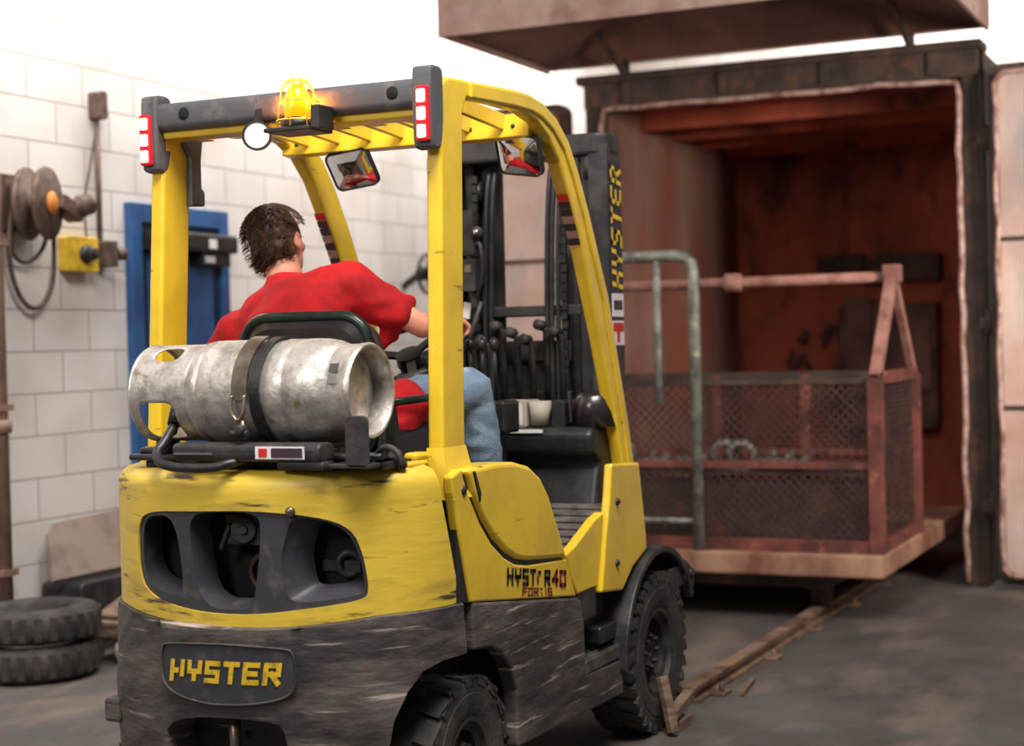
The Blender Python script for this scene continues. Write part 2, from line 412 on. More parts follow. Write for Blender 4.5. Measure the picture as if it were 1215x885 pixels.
# ================================================================== THE SETTING
m = MB(); m.box((-6.5, -5, -.1), (11, 3.2, 0)); O('floor', m, 'floor', kind='structure')
m = MB(); m.box((-6.5, 2.746, 0), (11, 2.95, 5.2)); O('wall_left', m, 'block', kind='structure')
m = MB(); m.box((10.5, -5, 0), (10.7, 2.746, 5.2)); O('wall_back', m, 'block', kind='structure')
# blue door in the left wall
m = MB()
m.box((3.15, 2.70, 0), (3.24, 2.76, 2.17)); m.box((3.93, 2.70, 0), (4.01, 2.76, 2.17)); m.box((3.24, 2.70, 2.07), (3.93, 2.76, 2.17))
door = O('door_1', m, 'door_blue', kind='structure', bevel=.006)
m = MB(); m.box((3.24, 2.725, .01), (3.93, 2.76, 2.07))
O('door_leaf', m, 'door_blue_dark', door)
m = MB(); m.box((3.30, 2.716, 1.2), (3.87, 2.727, 1.98)); m.box((3.30, 2.716, .15), (3.87, 2.727, 1.05)); O('door_panel', m, 'door_blue', door, bevel=.008)
m = MB(); m.tube([(3.31, 2.71, 1.0), (3.31, 2.67, 1.0), (3.42, 2.66, 1.0)], .011); m.lathe([(0, 0), (.03, 0), (.03, .01), (0, .01)], (3.31, 2.715, 1.0), (0, -1, 0), 16); O('door_handle', m, 'chrome', door)
m = MB(); m.rbox((3.24, 2.60, 1.93), (3.95, 2.725, 2.03), 0, .02); m.box((3.66, 2.63, 1.86), (3.92, 2.72, 1.93)); O('door_closer', m, 'black', door, bevel=.005)
m = MB(); m.box((3.68, 2.60, 1.95), (3.75, 2.598, 2.0)); m.box((3.68, 2.628, 1.875), (3.76, 2.62, 1.91)); O('label_plate', m, 'lab_white', door)
# pipe up the wall at the left edge
m = MB(); m.tube([(2.15, 2.695, 0.0), (2.15, 2.695, 2.22), (2.10, 2.695, 2.3)], .04, 16)
for z in (.4, 1.15, 1.9): m.box((2.10, 2.65, z), (2.20, 2.745, z + .03))
m.lathe([(.04, 0), (.055, 0), (.055, .06), (.04, .06)], (2.15, 2.695, 1.05), (0, 0, 1), 16)
tag(recentre(O('pipe', m, 'pipe'), (2.15, 2.695, 0)), 'brown pipe with a collar running up the block wall at far left', 'pipe')
# window high on the back wall
m = MB(); m.box((10.42, -2.95, 3.05), (10.5, -2.89, 4.3)); m.box((10.42, -4.2, 3.05), (10.5, -4.14, 4.3)); m.box((10.42, -4.14, 3.05), (10.5, -2.95, 3.1)); m.box((10.42, -4.14, 4.25), (10.5, -2.95, 4.3)); m.box((10.43, -3.56, 3.1), (10.49, -3.53, 4.25))
wn = O('window_1', m, 'tube', kind='structure')
m = MB(); m.box((10.47, -4.14, 3.1), (10.49, -2.95, 4.25)); O('pane', m, pm('pale_window_glass', (206, 212, 222), .1), wn)

# ================================================================== WALL FITTINGS
r = thing('cable_reel', 'brown wall-mounted cable reel with an orange hub and looping cord', 'reel', (2.56, 2.746, 1.9))
m = MB(); c0 = (2.53, 2.60, 2.10)
m.lathe([(0, -.06), (.165, -.06), (.17, -.045), (.165, -.035), (.06, -.03), (.06, .03), (.165, .035), (.17, .045), (.165, .06), (0, .06)], c0, (.35, -1, 0), 32)
O('spool', m, 'brown_reel', r)
m = MB(); m.lathe([(0, .06), (.05, .06), (.055, .075), (.03, .09), (0, .09)], c0, (.35, -1, 0), 20); O('hub', m, 'orange', r)
m = MB(); m.box((2.46, 2.62, 2.02), (2.50, 2.746, 2.2)); m.box((2.42, 2.72, 1.98), (2.64, 2.746, 2.24)); m.cbox((2.73, 2.60, 2.09), (.16, .09, .07), Matrix.Rotation(.4, 3, 'Y')); m.lathe([(.02, 0), (.055, .04), (.05, .1), (0, .11)], (2.75, 2.58, 2.09), (.8, -.3, .25), 16); O('bracket', m, 'brown_reel', r, bevel=.004)
m = MB(); m.tube(smooth_loop([(2.42, 2.66, 2.06), (2.41, 2.68, 1.85), (2.5, 2.7, 1.66), (2.62, 2.7, 1.60), (2.74, 2.7, 1.72), (2.74, 2.69, 1.9), (2.70, 2.66, 2.02)], 3, False), .012, 8)
m.tube(smooth_loop([(2.42, 2.66, 2.0), (2.46, 2.7, 1.86), (2.56, 2.7, 1.82), (2.66, 2.68, 1.9), (2.66, 2.66, 2.0)], 3, False), .010, 8); O('cord', m, 'brown_reel', r)
for o_ in [r] : o_.location.x -= .19
r = thing('switch_box', 'yellow electrical switch box with a round dark knob below the conduit', 'switch', (2.79, 2.746, 1.82))
m = MB(); m.rbox((2.69, 2.66, 1.80), (2.89, 2.746, 1.97), 1, .012); O('box', m, 'yellow_box', r, bevel=.006)
m = MB(); m.lathe([(0, .05), (.03, .05), (.034, .03), (.034, 0), (.045, 0), (.045, -.01)], (2.79, 2.65, 1.885), (0, -1, 0), 20); O('knob', m, 'dark', r)
r.location.x -= .05
r = thing('conduit', 'grey electrical conduit with junction box rising beside the yellow switch box', 'conduit', (2.93, 2.746, 1.8))
m = MB(); m.tube([(2.925, 2.72, 1.84), (2.925, 2.72, 2.62)], .014, 10); O('tube', m, 'brown_reel', r)
m = MB(); m.rbox((2.89, 2.66, 1.83), (2.99, 2.746, 1.96), 1, .01); m.tube([(2.99, 2.70, 1.88), (3.12, 2.71, 1.88)], .012); m.lathe([(.03, 0), (.03, .05), (0, .05)], (3.0, 2.68, 1.90), (1, -.4, 0), 14); O('junction_box', m, 'brown_reel', r, bevel=.004)
m = MB(); m.rbox((2.895, 2.67, 2.56), (2.955, 2.746, 2.70), 1, .02); O('cap', m, 'brown_reel', r, bevel=.004)
m = MB(); m.tube(smooth_loop([(2.80, 2.70, 1.97), (2.81, 2.72, 2.15), (2.86, 2.72, 2.3), (2.91, 2.72, 2.48)], 2, False), .006, 6); O('cable', m, 'brown_reel', r)
# dark fixture on the wall behind the right post
r = thing('wall_fan', 'dark round wall fan half hidden behind the right rear post', 'fan', (6.05, 2.746, 1.7))
m = MB(); m.lathe([(0, .05), (.045, .05), (.045, -.03), (0, -.05)], (6.10, 2.60, 1.88), (0, -1, 0), 24); m.bar((6.10, 2.62, 1.88), (6.10, 2.746, 1.8), .04); O('motor', m, 'black', r)
m = MB(); m.tube([(6.10 + .13 * math.cos(a * PI / 16), 2.56, 1.88 + .13 * math.sin(a * PI / 16)) for a in range(32)], .012, 8, closed=True)
for a in range(12): m.bar((6.10, 2.54, 1.88), (6.10 + .13 * math.cos(a * PI / 6), 2.56, 1.88 + .13 * math.sin(a * PI / 6)), .006)
O('guard', m, 'black', r)

# ================================================================== CORNER CLUTTER
m = MB(); m.prism([(2.28, -.15), (3.05, -.15), (3.0, .12), (2.95, .15), (2.45, .13), (2.38, .08)], 1, -.012, .012)
m.bm.transform(Matrix.Translation((0, 2.60, .49)) @ Matrix.Rotation(-.50, 4, 'X'))
sh = recentre(O('board', m, 'tarp', bevel=.004), (2.86, 2.56, .33)); tag(sh, 'brown-grey board leaning on the block wall above the clutter', 'board')
r = thing('dark_machine', 'low dark machine on feet under the leaning board', 'machine', (2.86, 2.5, 0))
m = MB(); m.rbox((2.40, 2.46, .16), (3.10, 2.70, .335), 1, .03); m.rbox((2.70, 2.40, .10), (2.95, 2.47, .26), 1, .02); O('body', m, 'dark', r, bevel=.008)
for x in (2.48, 3.02):
    for y in (2.50, 2.66):
        m = MB(); m.lathe([(0, 0), (.035, 0), (.025, .05), (.02, .17), (0, .17)], (x, y, 0), seg=12); O('foot', m, 'black', r)
def old_tyre(z, x, y, tilt, label):
    m = MB(); pr = [(.14, -.06), (.20, -.075), (.25, -.065), (.27, -.03), (.27, .03), (.25, .065), (.20, .075), (.14, .06), (.14, -.06)]
    m.lathe(pr, (x, y, z), V((tilt, 0, 1)), 32)
    for k in range(26):
        a = k * 2 * PI / 26; m.cbox((x + .268 * math.cos(a), y + .268 * math.sin(a), z), (.012, .03, .10), Matrix.Rotation(a, 3, 'Z'))
    o = recentre(O('tyre', m, 'rubber'), (x, y, z - .075)); tag(o, label, 'tyre', 'old tyres by the wall')
old_tyre(.078, 1.98, 2.37, 0, 'old black tyre lying flat on the floor, bottom of the stack at left')
old_tyre(.235, 2.00, 2.375, 0, 'old black tyre lying on top of another in the left corner')
r = thing('dolly', 'small wooden dolly with a grey caster in front of the dark machine', 'dolly', (2.48, 2.22, 0))
m = MB(); m.box((2.27, 2.14, .16), (2.72, 2.36, .19)); m.box((2.27, 2.14, .12), (2.31, 2.36, .16)); m.box((2.68, 2.14, .12), (2.72, 2.36, .16)); O('deck', m, 'wood', r, bevel=.004)
for x, y in ((2.33, 2.18), (2.66, 2.18), (2.33, 2.32), (2.66, 2.32)):
    m = MB(); m.lathe([(0, -.02), (.05, -.02), (.06, -.012), (.06, .012), (.05, .02), (0, .02)], (x, y, .061), (.4, -1, 0), 20); m.box((x - .02, y - .005, .06), (x + .02, y + .03, .125)); O('caster', m, 'beige', r)
m = MB(); m.cbox((2.49, 2.25, .255), (.34, .14, .02), Matrix.Rotation(-.32, 3, 'Y')); tag(recentre(O('plank', m, 'wood', bevel=.003), (2.49, 2.25, .2)), 'short pale plank lying tilted on the wooden dolly', 'plank')

# ================================================================== TRACK
def track(y, x0, label):
    r = thing('rail', label, 'rail', (x0, y, 0), 'floor rails of the oven track')
    m = MB(); m.prism([(y - .045, 0), (y + .045, 0), (y + .045, .012), (y + .01, .018), (y + .01, .04), (y + .03, .046), (y + .03, .06), (y - .03, .06), (y - .03, .046), (y - .01, .04), (y - .01, .018), (y - .045, .012)], 0, x0, 8.3)
    O('rail_bar', m, 'rail', r)
    x = x0 + .15
    while x < 6:
        m = MB(); m.box((x, y - .10, 0), (x + .09, y + .10, .014)); m.lathe([(0, 0), (.012, 0), (.012, .03), (0, .03)], (x + .045, y - .075, .012), seg=6); O('tie_plate', m, 'rail', r, bevel=.003); x += .75
track(-.50, 2.35, 'rusty floor rail running from the forklift front wheel to the oven')
track(.55, 3.3, 'rusty floor rail under the far side of the oven cart')
m = MB(); m.bar((2.53, -.66, .012), (2.80, -.625, .012), .02, .015); tag(recentre(O('wood_splinter', m, 'wood'), (2.66, -.64, 0)), 'thin dark wood splinter lying on the concrete beside the rail', 'splinter')
r = thing('wheel_chock', 'weathered T-shaped wooden chock standing against the front wheel', 'chock', (1.93, -.62, 0))
m = MB(); m.bar((1.83, -.625, .015), (1.86, -.575, .205), .035, .03); O('upright', m, 'wood', r, bevel=.004)
m = MB(); m.bar((1.86, -.61, .07), (2.08, -.60, .10), .04, .035); m.bar((1.9, -.60, .02), (2.02, -.60, .02), .05, .04); O('crosspiece', m, 'wood', r, bevel=.004)

# ================================================================== OVEN
F = thing('furnace', 'large open industrial oven with scorched red interior and sooty frame', 'oven', (7.0, 0.05, 0))
m = MB(); m.box((5.72, 1.12, 0), (8.5, 1.22, 2.95)); m.box((5.72, -1.14, 0), (8.5, -1.04, 2.95)); m.box((8.4, -1.04, 0), (8.5, 1.12, 2.95)); m.box((5.72, -1.04, 2.87), (8.4, 1.12, 2.95)); O('casing', m, 'furnace_frame', F)
m = MB(); m.box((5.75, 1.10, .01), (8.4, 1.12, 2.87)); O('lining', m, 'furnace_grey', F, label='brown-grey left inner wall of the oven')
m = MB(); m.box((8.38, -1.04, .01), (8.4, 1.10, 2.87)); O('lining', m, 'furnace_red', F, label='scorched red back wall of the oven')
m = MB(); m.box((5.75, -1.04, .01), (8.38, -1.02, 2.87)); O('lining', m, 'furnace_red', F)
m = MB(); m.box((5.75, -1.02, 2.84), (8.38, 1.10, 2.87))
for x in (6.3, 6.9, 7.5, 8.1): m.box((x, -1.02, 2.74), (x + .08, 1.10, 2.84))
O('lining', m, 'furnace_red', F, label='red oven ceiling with cross beams')
m = MB(); m.box((5.62, 1.10, 0), (5.76, 1.20, 2.97)); m.box((5.62, -1.13, 0), (5.76, -1.03, 2.97)); m.box((5.60, -1.13, 2.80), (5.76, 1.20, 2.97)); m.box((5.57, -1.15, 2.95), (5.8, 1.24, 3.0))
for y in (-.9, -.3, .3, .9): m.box((5.58, y, 2.82), (5.62, y + .05, 2.95))
O('door_frame', m, 'furnace_frame', F, bevel=.01)
m = MB(); gp = [(5.60, 1.09, .02)] + [(5.60 + random.uniform(-.006, .006), 1.09 + random.uniform(-.006, .006), z * .15) for z in range(1, 19)] + [(5.6, 1.07, 2.79)] + [(5.60, 1.0 - k * .16, 2.79 + random.uniform(-.008, .008)) for k in range(13)] + [(5.6, -1.01, 2.77)] + [(5.60 + random.uniform(-.006, .006), -1.02 + random.uniform(-.008, .008), 2.7 - z * .15) for z in range(0, 18)] + [(5.6, -1.02, .02)]
m.tube(gp, .016, 8); O('gasket', m, 'gasket', F, label='pale rope gasket around the oven mouth')
m = MB(); m.box((5.75, -.18, .0), (8.38, .3, .012)); O('hearth', m, 'furnace_frame', F)
# scorch-black ducts and racks on the back wall
m = MB(); m.rbox((8.25, .12, 1.80), (8.38, .46, 1.98), 0, .02); m.rbox((8.25, -.42, 1.78), (8.38, .02, 1.98), 0, .02); m.box((8.28, -.02, 1.76), (8.38, .14, 1.95)); O('duct_opening', m, 'furnace_frame', F, bevel=.01)
m = MB(); m.box((8.2, -.40, .72), (8.38, .30, 1.62)); O('access_panel', m, pm('brown_oven_panel', (112, 78, 64), .8, col2=(74, 48, 42), scale=3), F, bevel=.01)
m = MB(); m.box((8.18, -.36, 1.0), (8.2, .0, 1.5)); m.box((8.17, .06, .95), (8.2, .24, 1.68)); O('panel_door', m, 'hood_in', F, bevel=.006)
m = MB()
for k in range(16):
    y = -.85 + random.uniform(-.07, .12); z = random.uniform(.9, 1.7); m.bar((8.3, y, z), (8.25, y + random.uniform(-.12, .12), z - random.uniform(.1, .3)), .03)
O('charred_bracket', m, 'furnace_frame', F); m = MB()
for k in range(9):
    y = random.uniform(.35, .7); z = random.uniform(1.2, 1.5); m.bar((8.3, y, z), (8.28, y + random.uniform(-.1, .1), z - random.uniform(.03, .14)), .025)
O('charred_bracket', m, 'furnace_frame', F)
def oven_door(y0, y1, hinge, label):
    m = MB(); m.rbox((5.50, y0, .03), (5.60, y1, 2.84), 0, .07, 5); r = O('door', m, 'furnace_frame', F, bevel=.01, label=label)
    m = MB(); m.rbox((5.465, y0 + .05, .09), (5.50, y1 - .05, 2.78), 0, .06, 5); O('lining', m, 'door_tan', r, bevel=.012)
    m = MB(); q = [(5.455, p[0], p[1]) for p in densify(rrect(y0 + .045, .085, y1 - .045, 2.785, .06, 4), .12)]
    m.tube([(a[0], a[1] + random.uniform(-.008, .008), a[2]) for a in q], .013, 8, closed=True); O('seal', m, 'gasket', r)
    for z in (.98, 1.885):
        m = MB(); m.box((5.452, y0 + .06, z), (5.467, y1 - .06, z + .022)); O('seam', m, 'furnace_frame', r)
    for z in (.45, 1.45, 2.45):
        m = MB(); m.lathe([(0, -.07), (.022, -.07), (.022, .07), (0, .07)], (5.56, hinge, z), seg=12); m.box((5.55, hinge - .05, z - .03), (5.575, hinge + .05, z + .03)); O('hinge', m, 'furnace_frame', r)
oven_door(-2.35, -1.19, -1.17, 'pinkish tan oven door with grey stains swung open at the right')
oven_door(1.27, 2.03, 1.245, 'narrower pinkish tan oven door swung open to the left')
# fume hood over the mouth
H_ = thing('fume_hood', 'tan sheet metal fume hood hanging over the oven mouth', 'hood', (5.0, .15, 3.05))
m = MB(); x0, x1, y0, y1, z0, z1 = 4.22, 5.70, -1.18, 1.47, 3.05, 3.52
m.box((x0, y0, z0), (x0 + .02, y1, z1)); m.box((x1 - .02, y0, z0 + .02), (x1, y1, z1)); m.box((x0 + .02, y0, z0), (x1 - .02, y0 + .02, z1)); m.box((x0 + .02, y1 - .02, z0), (x1 - .02, y1, z1)); O('skirt', m, 'hood', H_)
m = MB(); cx, cy = 5.1, .15; q0 = [(x0, y0, z1), (x1, y0, z1), (x1, y1, z1), (x0, y1, z1)]; q1 = [(cx - .25, cy - .25, 4.1), (cx + .25, cy - .25, 4.1), (cx + .25, cy + .25, 4.1), (cx - .25, cy + .25, 4.1)]
wall_strip(m, [q0, q1], smooth=False); O('cone', m, 'hood', H_, solid=.012)
m = MB(); m.box((cx - .25, cy - .25, 4.1), (cx + .25, cy + .25, 5.2)); O('duct', m, 'hood', H_)
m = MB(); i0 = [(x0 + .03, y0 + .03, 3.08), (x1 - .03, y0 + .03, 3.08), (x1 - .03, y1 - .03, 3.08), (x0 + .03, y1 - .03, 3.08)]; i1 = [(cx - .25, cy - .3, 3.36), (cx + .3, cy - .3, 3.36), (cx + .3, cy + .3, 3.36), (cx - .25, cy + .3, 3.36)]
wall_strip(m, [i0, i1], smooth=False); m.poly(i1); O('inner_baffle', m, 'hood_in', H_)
for y in (.95, -.75): m = MB(); m.bar((5.66, y, 3.0), (5.30, y + .03, 3.2), .03); m.bar((5.68, y, 3.0), (5.68, y, 3.1), .04); O('bracket', m, 'furnace_frame', H_)

# ================================================================== OVEN CART
K = thing('oven_cart', 'flat tan oven cart on rail wheels half inside the oven', 'cart', (5.2, 0, 0))
m = MB(); m.rbox((4.15, -.87, .235), (6.6, .98, .345), 2, .03); O('deck', m, 'deck', K, bevel=.012)
m = MB(); m.box((4.3, -.56, .15), (6.4, -.46, .235)); m.box((4.3, .50, .15), (6.4, .60, .235)); m.box((4.3, -.46, .16), (4.4, .5, .235)); m.box((6.2, -.46, .16), (6.3, .5, .235)); O('underframe', m, 'furnace_frame', K)
for x in (4.42, 6.1):
    for y in (-.50, .55):
        m = MB(); m.lathe([(0, -.035), (.075, -.035), (.075, .02), (.095, .025), (.095, .04), (0, .04)], (x, y, .137), (0, 1 if y > 0 else -1, 0), 24); O('wheel', m, 'furnace_frame', K)
def sqtube(pts, wd, mb):
    for a, b in zip(pts, pts[1:]): mb.bar(a, b, wd)
G = thing('handrail', 'tall grey square-tube handrail standing on the front edge of the cart', 'handrail', (4.19, .06, .345))
m = MB(); m.tube([(4.19, .055, .345), (4.19, .055, 1.72), (4.19, .065, 1.78), (4.19, .10, 1.81), (4.19, .16, 1.82), (4.19, .80, 1.82)], .03, 8); O('frame_tube', m, 'tube', G)
m = MB(); m.tube([(4.19, .25, 1.80), (4.19, .25, 1.08)], .02, 8); m.tube([(4.19, .80, 1.82), (4.19, .80, .345)], .03, 8); O('inner_bar', m, 'tube', G)
m = MB()
for z in (.49,): m.tube([(4.19, .08, z), (4.19, .79, z)], .014, 8)
O('lower_bar', m, 'tube', G)
B = thing('cage', 'red-brown steel cage with mesh sides and an A-frame top on the cart', 'cage', (4.72, 0, .345))
cx0, cx1, cy0, cy1, cz0, cz1 = 4.24, 5.15, -.83, .90, .345, 1.19
for x in (cx0, cx1):
    for y in (cy0, cy1): m = MB(); m.bar((x, y, cz0), (x, y, cz1), .07 if y < 0 else .06); O('corner_post', m, 'rust', B, bevel=.004)
m = MB()
for x in (cx0, cx1):
    m.bar((x, cy0, cz0 + .03), (x, cy1, cz0 + .03), .05, .06)
    m.bar((x, cy0, .77), (x, cy1, .77), .045, .035)
for y in (cy0, cy1):
    m.bar((cx0, y, cz0 + .03), (cx1, y, cz0 + .03), .05, .06)
    m.bar((cx0, y, cz1), (cx1, y, cz1), .05, .06)
O('frame_rail', m, 'rust', B, bevel=.003)
m = MB(); m.bar((cx0, cy0, cz1 - .01), (cx0, cy1, cz1 - .01), .03, .025); O('top_rail', m, 'furnace_frame', B)
m = MB(); m.bar((cx1, cy0, cz1), (cx1, cy1, cz1), .04); O('top_rail', m, 'furnace_frame', B)
for y in (.25, -.25): m = MB(); m.bar((cx1, y, cz0), (cx1, y, cz1), .05); O('rear_post', m, 'rust', B)
for y in (cy0, cy1):
    m = MB(); ap = V((4.68, y, 1.71)); m.bar((cx0, y, cz1), ap, .07, .05, up=V((0, 1, 0))); m.bar((cx1, y, cz1), ap, .045, .04, up=V((0, 1, 0))); m.box((4.63, y - .04, 1.66), (4.74, y + .04, 1.75)); O('a_frame', m, 'pink_steel', B, bevel=.004)
m = MB(); m.tube([(4.68, cy0, 1.69), (4.68, cy1, 1.69)], .028, 12); m.lathe([(.028, -.05), (.048, -.04), (.05, .04), (.028, .05)], (4.68, -.0, 1.69), (0, 1, 0), 14); O('ridge_pipe', m, 'pink_steel', B)
def mesh_panel(a, u, v, nu, nv, pitch, wd, mb):
    """expanded metal: two families of diagonal strips"""
    a, u, v = V(a), V(u).normalized(), V(v).normalized()
    n = int((nu + nv) / pitch) + 1
    nr = u.cross(v)
    for k in range(n):
        c = k * pitch
        s0 = max(0, c - nv); s1 = min(nu, c)
        if s1 - s0 > .01: mb.bar(a + u * s0 + v * (c - s0), a + u * s1 + v * (c - s1), wd, .003, up=nr)
        if s1 - s0 > .01: mb.bar(a + u * (nu - s0) + v * (c - s0), a + u * (nu - s1) + v * (c - s1), wd, .003, up=nr)
for nm, a, u, nu, z, nv in (('mesh_screen', (cx0, cy0, 0), (0, 1, 0), cy1 - cy0, .79, .40), ('mesh_screen', (cx0, cy0, 0), (0, 1, 0), cy1 - cy0, .40, .36), ('mesh_screen', (cx1, cy0, 0), (0, 1, 0), cy1 - cy0, .40, .78), ('mesh_screen', (cx0, cy0, 0), (1, 0, 0), cx1 - cx0, .40, .78), ('mesh_screen', (cx0, cy1, 0), (1, 0, 0), cx1 - cx0, .40, .78)):
    m = MB(); mesh_panel((a[0], a[1], z), u, (0, 0, 1), nu, nv, .048, .0055, m); O(nm, m, 'rust_dark', B)
m = MB(); m.box((cx0 + .2, cy0 + .08, .70), (cx1 - .05, cy1 - .08, .72)); m.box((cx0 + .05, cy0 + .06, .36), (cx0 + .07, cy1 - .06, .70)); O('tray', m, 'furnace_frame', B)
tg = 'grey castings on the cage tray'
for k, (x, y, kind) in enumerate(((4.55, .02, 0), (4.50, -.08, 0), (4.6, -.22, 1), (4.5, -.34, 1), (4.55, .42, 1), (4.6, .62, 0), (4.62, .22, 1))):
    m = MB()
    if kind == 0:
        m.lathe([(.05, -.03), (.075, -.03), (.08, 0), (.075, .03), (.05, .03), (.05, -.03)], (x, y, .80), (1, .3, 0), 24); m.box((x - .04, y - .05, .72), (x + .04, y + .05, .735))
    else:
        m.tube([(x, y - .08, .75), (x, y, .755), (x + .02, y + .08, .75)], .03, 10); m.lathe([(0, -.012), (.042, -.012), (.042, .012), (0, .012)], (x, y - .075, .762), (0, 1, 0), 16); m.tube([(x, y, .75), (x, y, .82)], .014, 8)
    where = ['grey ring casting at the centre of the cage tray', 'grey ring casting just right of the centre one on the tray', 'grey pipe fitting in the right half of the cage tray', 'grey pipe fitting nearest the right end of the cage tray', 'grey pipe fitting on the tray behind the handrail', 'grey ring casting on the tray left of the handrail', 'grey pipe fitting on the tray just behind the handrail post'][k]
    tag(recentre(O('ring_casting' if kind == 0 else 'pipe_fitting', m, 'tube'), (x, y, .72)), where, 'metal casting', tg)

# ================================================================== FORKLIFT
T = thing('forklift', 'yellow and black forklift with gas bottle, seen from behind in the shop', 'forklift', (1.1, 0, 0))
# plan curve of the counterweight, walked by arc length
YW, LC, NP = .54, .45, 2.5
_tab = []
def _plan(y, x0=0.): a = min(abs(y) / YW, 1); return x0 + LC * (1 - (1 - a ** NP) ** (1 / NP))
_s = 0; _px, _py = 0, 0; _tab.append((0, 0, 0))
for i in range(1, 1201):
    y = YW * math.sin(i / 1200 * PI / 2); x = _plan(y); _s += math.hypot(x - _px, y - _py); _px, _py = x, y; _tab.append((_s, x, y))
SM = _s
def plan_s(s):
    a = abs(s); sg = 1 if s >= 0 else -1
    if a >= SM: return (LC + a - SM, sg * YW), (0, sg)
    lo, hi = 0, len(_tab) - 1
    while hi - lo > 1:
        m_ = (lo + hi) // 2
        if _tab[m_][0] <= a: lo = m_
        else: hi = m_
    t = (a - _tab[lo][0]) / (_tab[hi][0] - _tab[lo][0] + 1e-9)
    x = _tab[lo][1] * (1 - t) + _tab[hi][1] * t; y = _tab[lo][2] * (1 - t) + _tab[hi][2] * t
    tx, ty = _tab[hi][1] - _tab[lo][1], _tab[hi][2] - _tab[lo][2]; l = math.hypot(tx, ty) + 1e-12
    return (x, sg * y), (-ty / l, sg * tx / l)      # outward normal in plan
def cw(s, z, out=0.):
    (x, y), (nx, ny) = plan_s(s); y = y * .965 if y > 0 else y; return V((x + nx * out, y + ny * out, z))
def shell(s, v, out=0.):
    zt, r = 1.035, .045
    if v <= zt: return cw(s, v, out)
    a = min((v - zt) / r, PI / 2); rest = max(0, v - zt - r * PI / 2)
    return cw(s, zt + r * math.sin(a), out - r * (1 - math.cos(a)) - rest)
def seam(z):       # arc position of the seam to the side panels
    return .655 + (1.0 - z) * .25
def border(s):     # yellow / black border height
    a = abs(s + .03); return .668 + .03 * min(1, (a / .42) ** 2)

# yellow rear shell
vtop = 1.035 + .045 * PI / 2
N_ = 40
out_loop = [(-seam(.69) + (2 * seam(.69)) * i / N_, border(-seam(.69) + 2 * seam(.69) * i / N_)) for i in range(N_ + 1)]
out_loop += [(seam(.8), .8), (seam(.9), .9), (seam(1.0), 1.0), (seam(1.03), 1.04), (seam(1.06), vtop)]
out_loop += [(-seam(1.06), vtop), (-seam(1.03), 1.04), (-seam(1.0), 1.0), (-seam(.9), .9), (-seam(.8), .8)]
vent = smooth_loop([(.305, .93), (.25, .968), (.07, .972), (-.12, .978), (-.30, .962), (-.385, .93), (-.415, .86), (-.43, .755), (-.405, .738), (-.30, .724), (-.10, .699), (.08, .702), (.235, .73), (.305, .78)], 2)
m = mapped(out_loop, [vent], shell, .024)
vd = densify(vent, .02)
wall_strip(m, [[shell(p[0], p[1]) for p in vd], [shell(p[0], p[1], -.02) for p in vd]])
# top deck of the counterweight
ring = [shell(seam(1.06) - 2 * seam(1.06) * i / 60, vtop) for i in range(61)]
top = MB(); top.poly([tuple(p) for p in ring] + [(ring[-1].x + .1, ring[-1].y + .03, ring[-1].z), (ring[0].x + .1, ring[0].y - .03, ring[0].z)])
cwt = O('counterweight_cover', m, 'yellow_worn', T, label='dented yellow rear cover with three dark vents')
O('cover_top', top, 'yellow_worn', cwt)
# vent grille insert with three funnel openings
h1 = smooth_loop([(.285, .93), (.245, .955), (.165, .958), (.135, .90), (.118, .76), (.14, .742), (.23, .752), (.287, .80)], 2)
h2 = smooth_loop([(.098, .965), (-.02, .972), (-.125, .970), (-.140, .93), (-.115, .74), (-.095, .712), (.055, .712), (.085, .85)], 2)
h3 = smooth_loop([(-.208, .905), (-.225, .962), (-.30, .955), (-.372, .925), (-.405, .865), (-.422, .765), (-.40, .75), (-.23, .732), (-.203, .76), (-.192, .86)], 2)
big = smooth_loop([(.312, .93), (.255, .973), (.07, .977), (-.12, .983), (-.305, .967), (-.39, .934), (-.422, .86), (-.437, .752), (-.41, .733), (-.30, .719), (-.10, .694), (.08, .697), (.24, .725), (.312, .78)], 2)
g = mapped(big, [h1, h2, h3], lambda s, z: shell(s, z, -.006), .02)
for h, d, sc_, sh in ((h1, .08, (.86, .86), (.006, .01)), (h2, .08, (.93, .92), (-.004, .008)), (h3, .075, (.66, .74), (-.014, .008))):
    hd = densify(h, .02); cs = sum(p[0] for p in hd) / len(hd); cz = sum(p[1] for p in hd) / len(hd)
    n3 = plan_s(cs)[1]; L1 = [shell(p[0], p[1], -.006) for p in hd]
    def inner(f, t):
        q = []
        for p in hd:
            s2 = cs + (p[0] - cs) * (1 + (sc_[0] - 1) * t) + sh[0] * t; z2 = cz + (p[1] - cz) * (1 + (sc_[1] - 1) * t) + sh[1] * t
            q.append(shell(s2, z2, -.006) + V((d * f, 0, 0)))
        return q
    wall_strip(g, [L1, inner(.12, .05), inner(.5, .6), inner(1, 1)])
gr = O('vent_grille', g, 'grille', T, smooth=35)
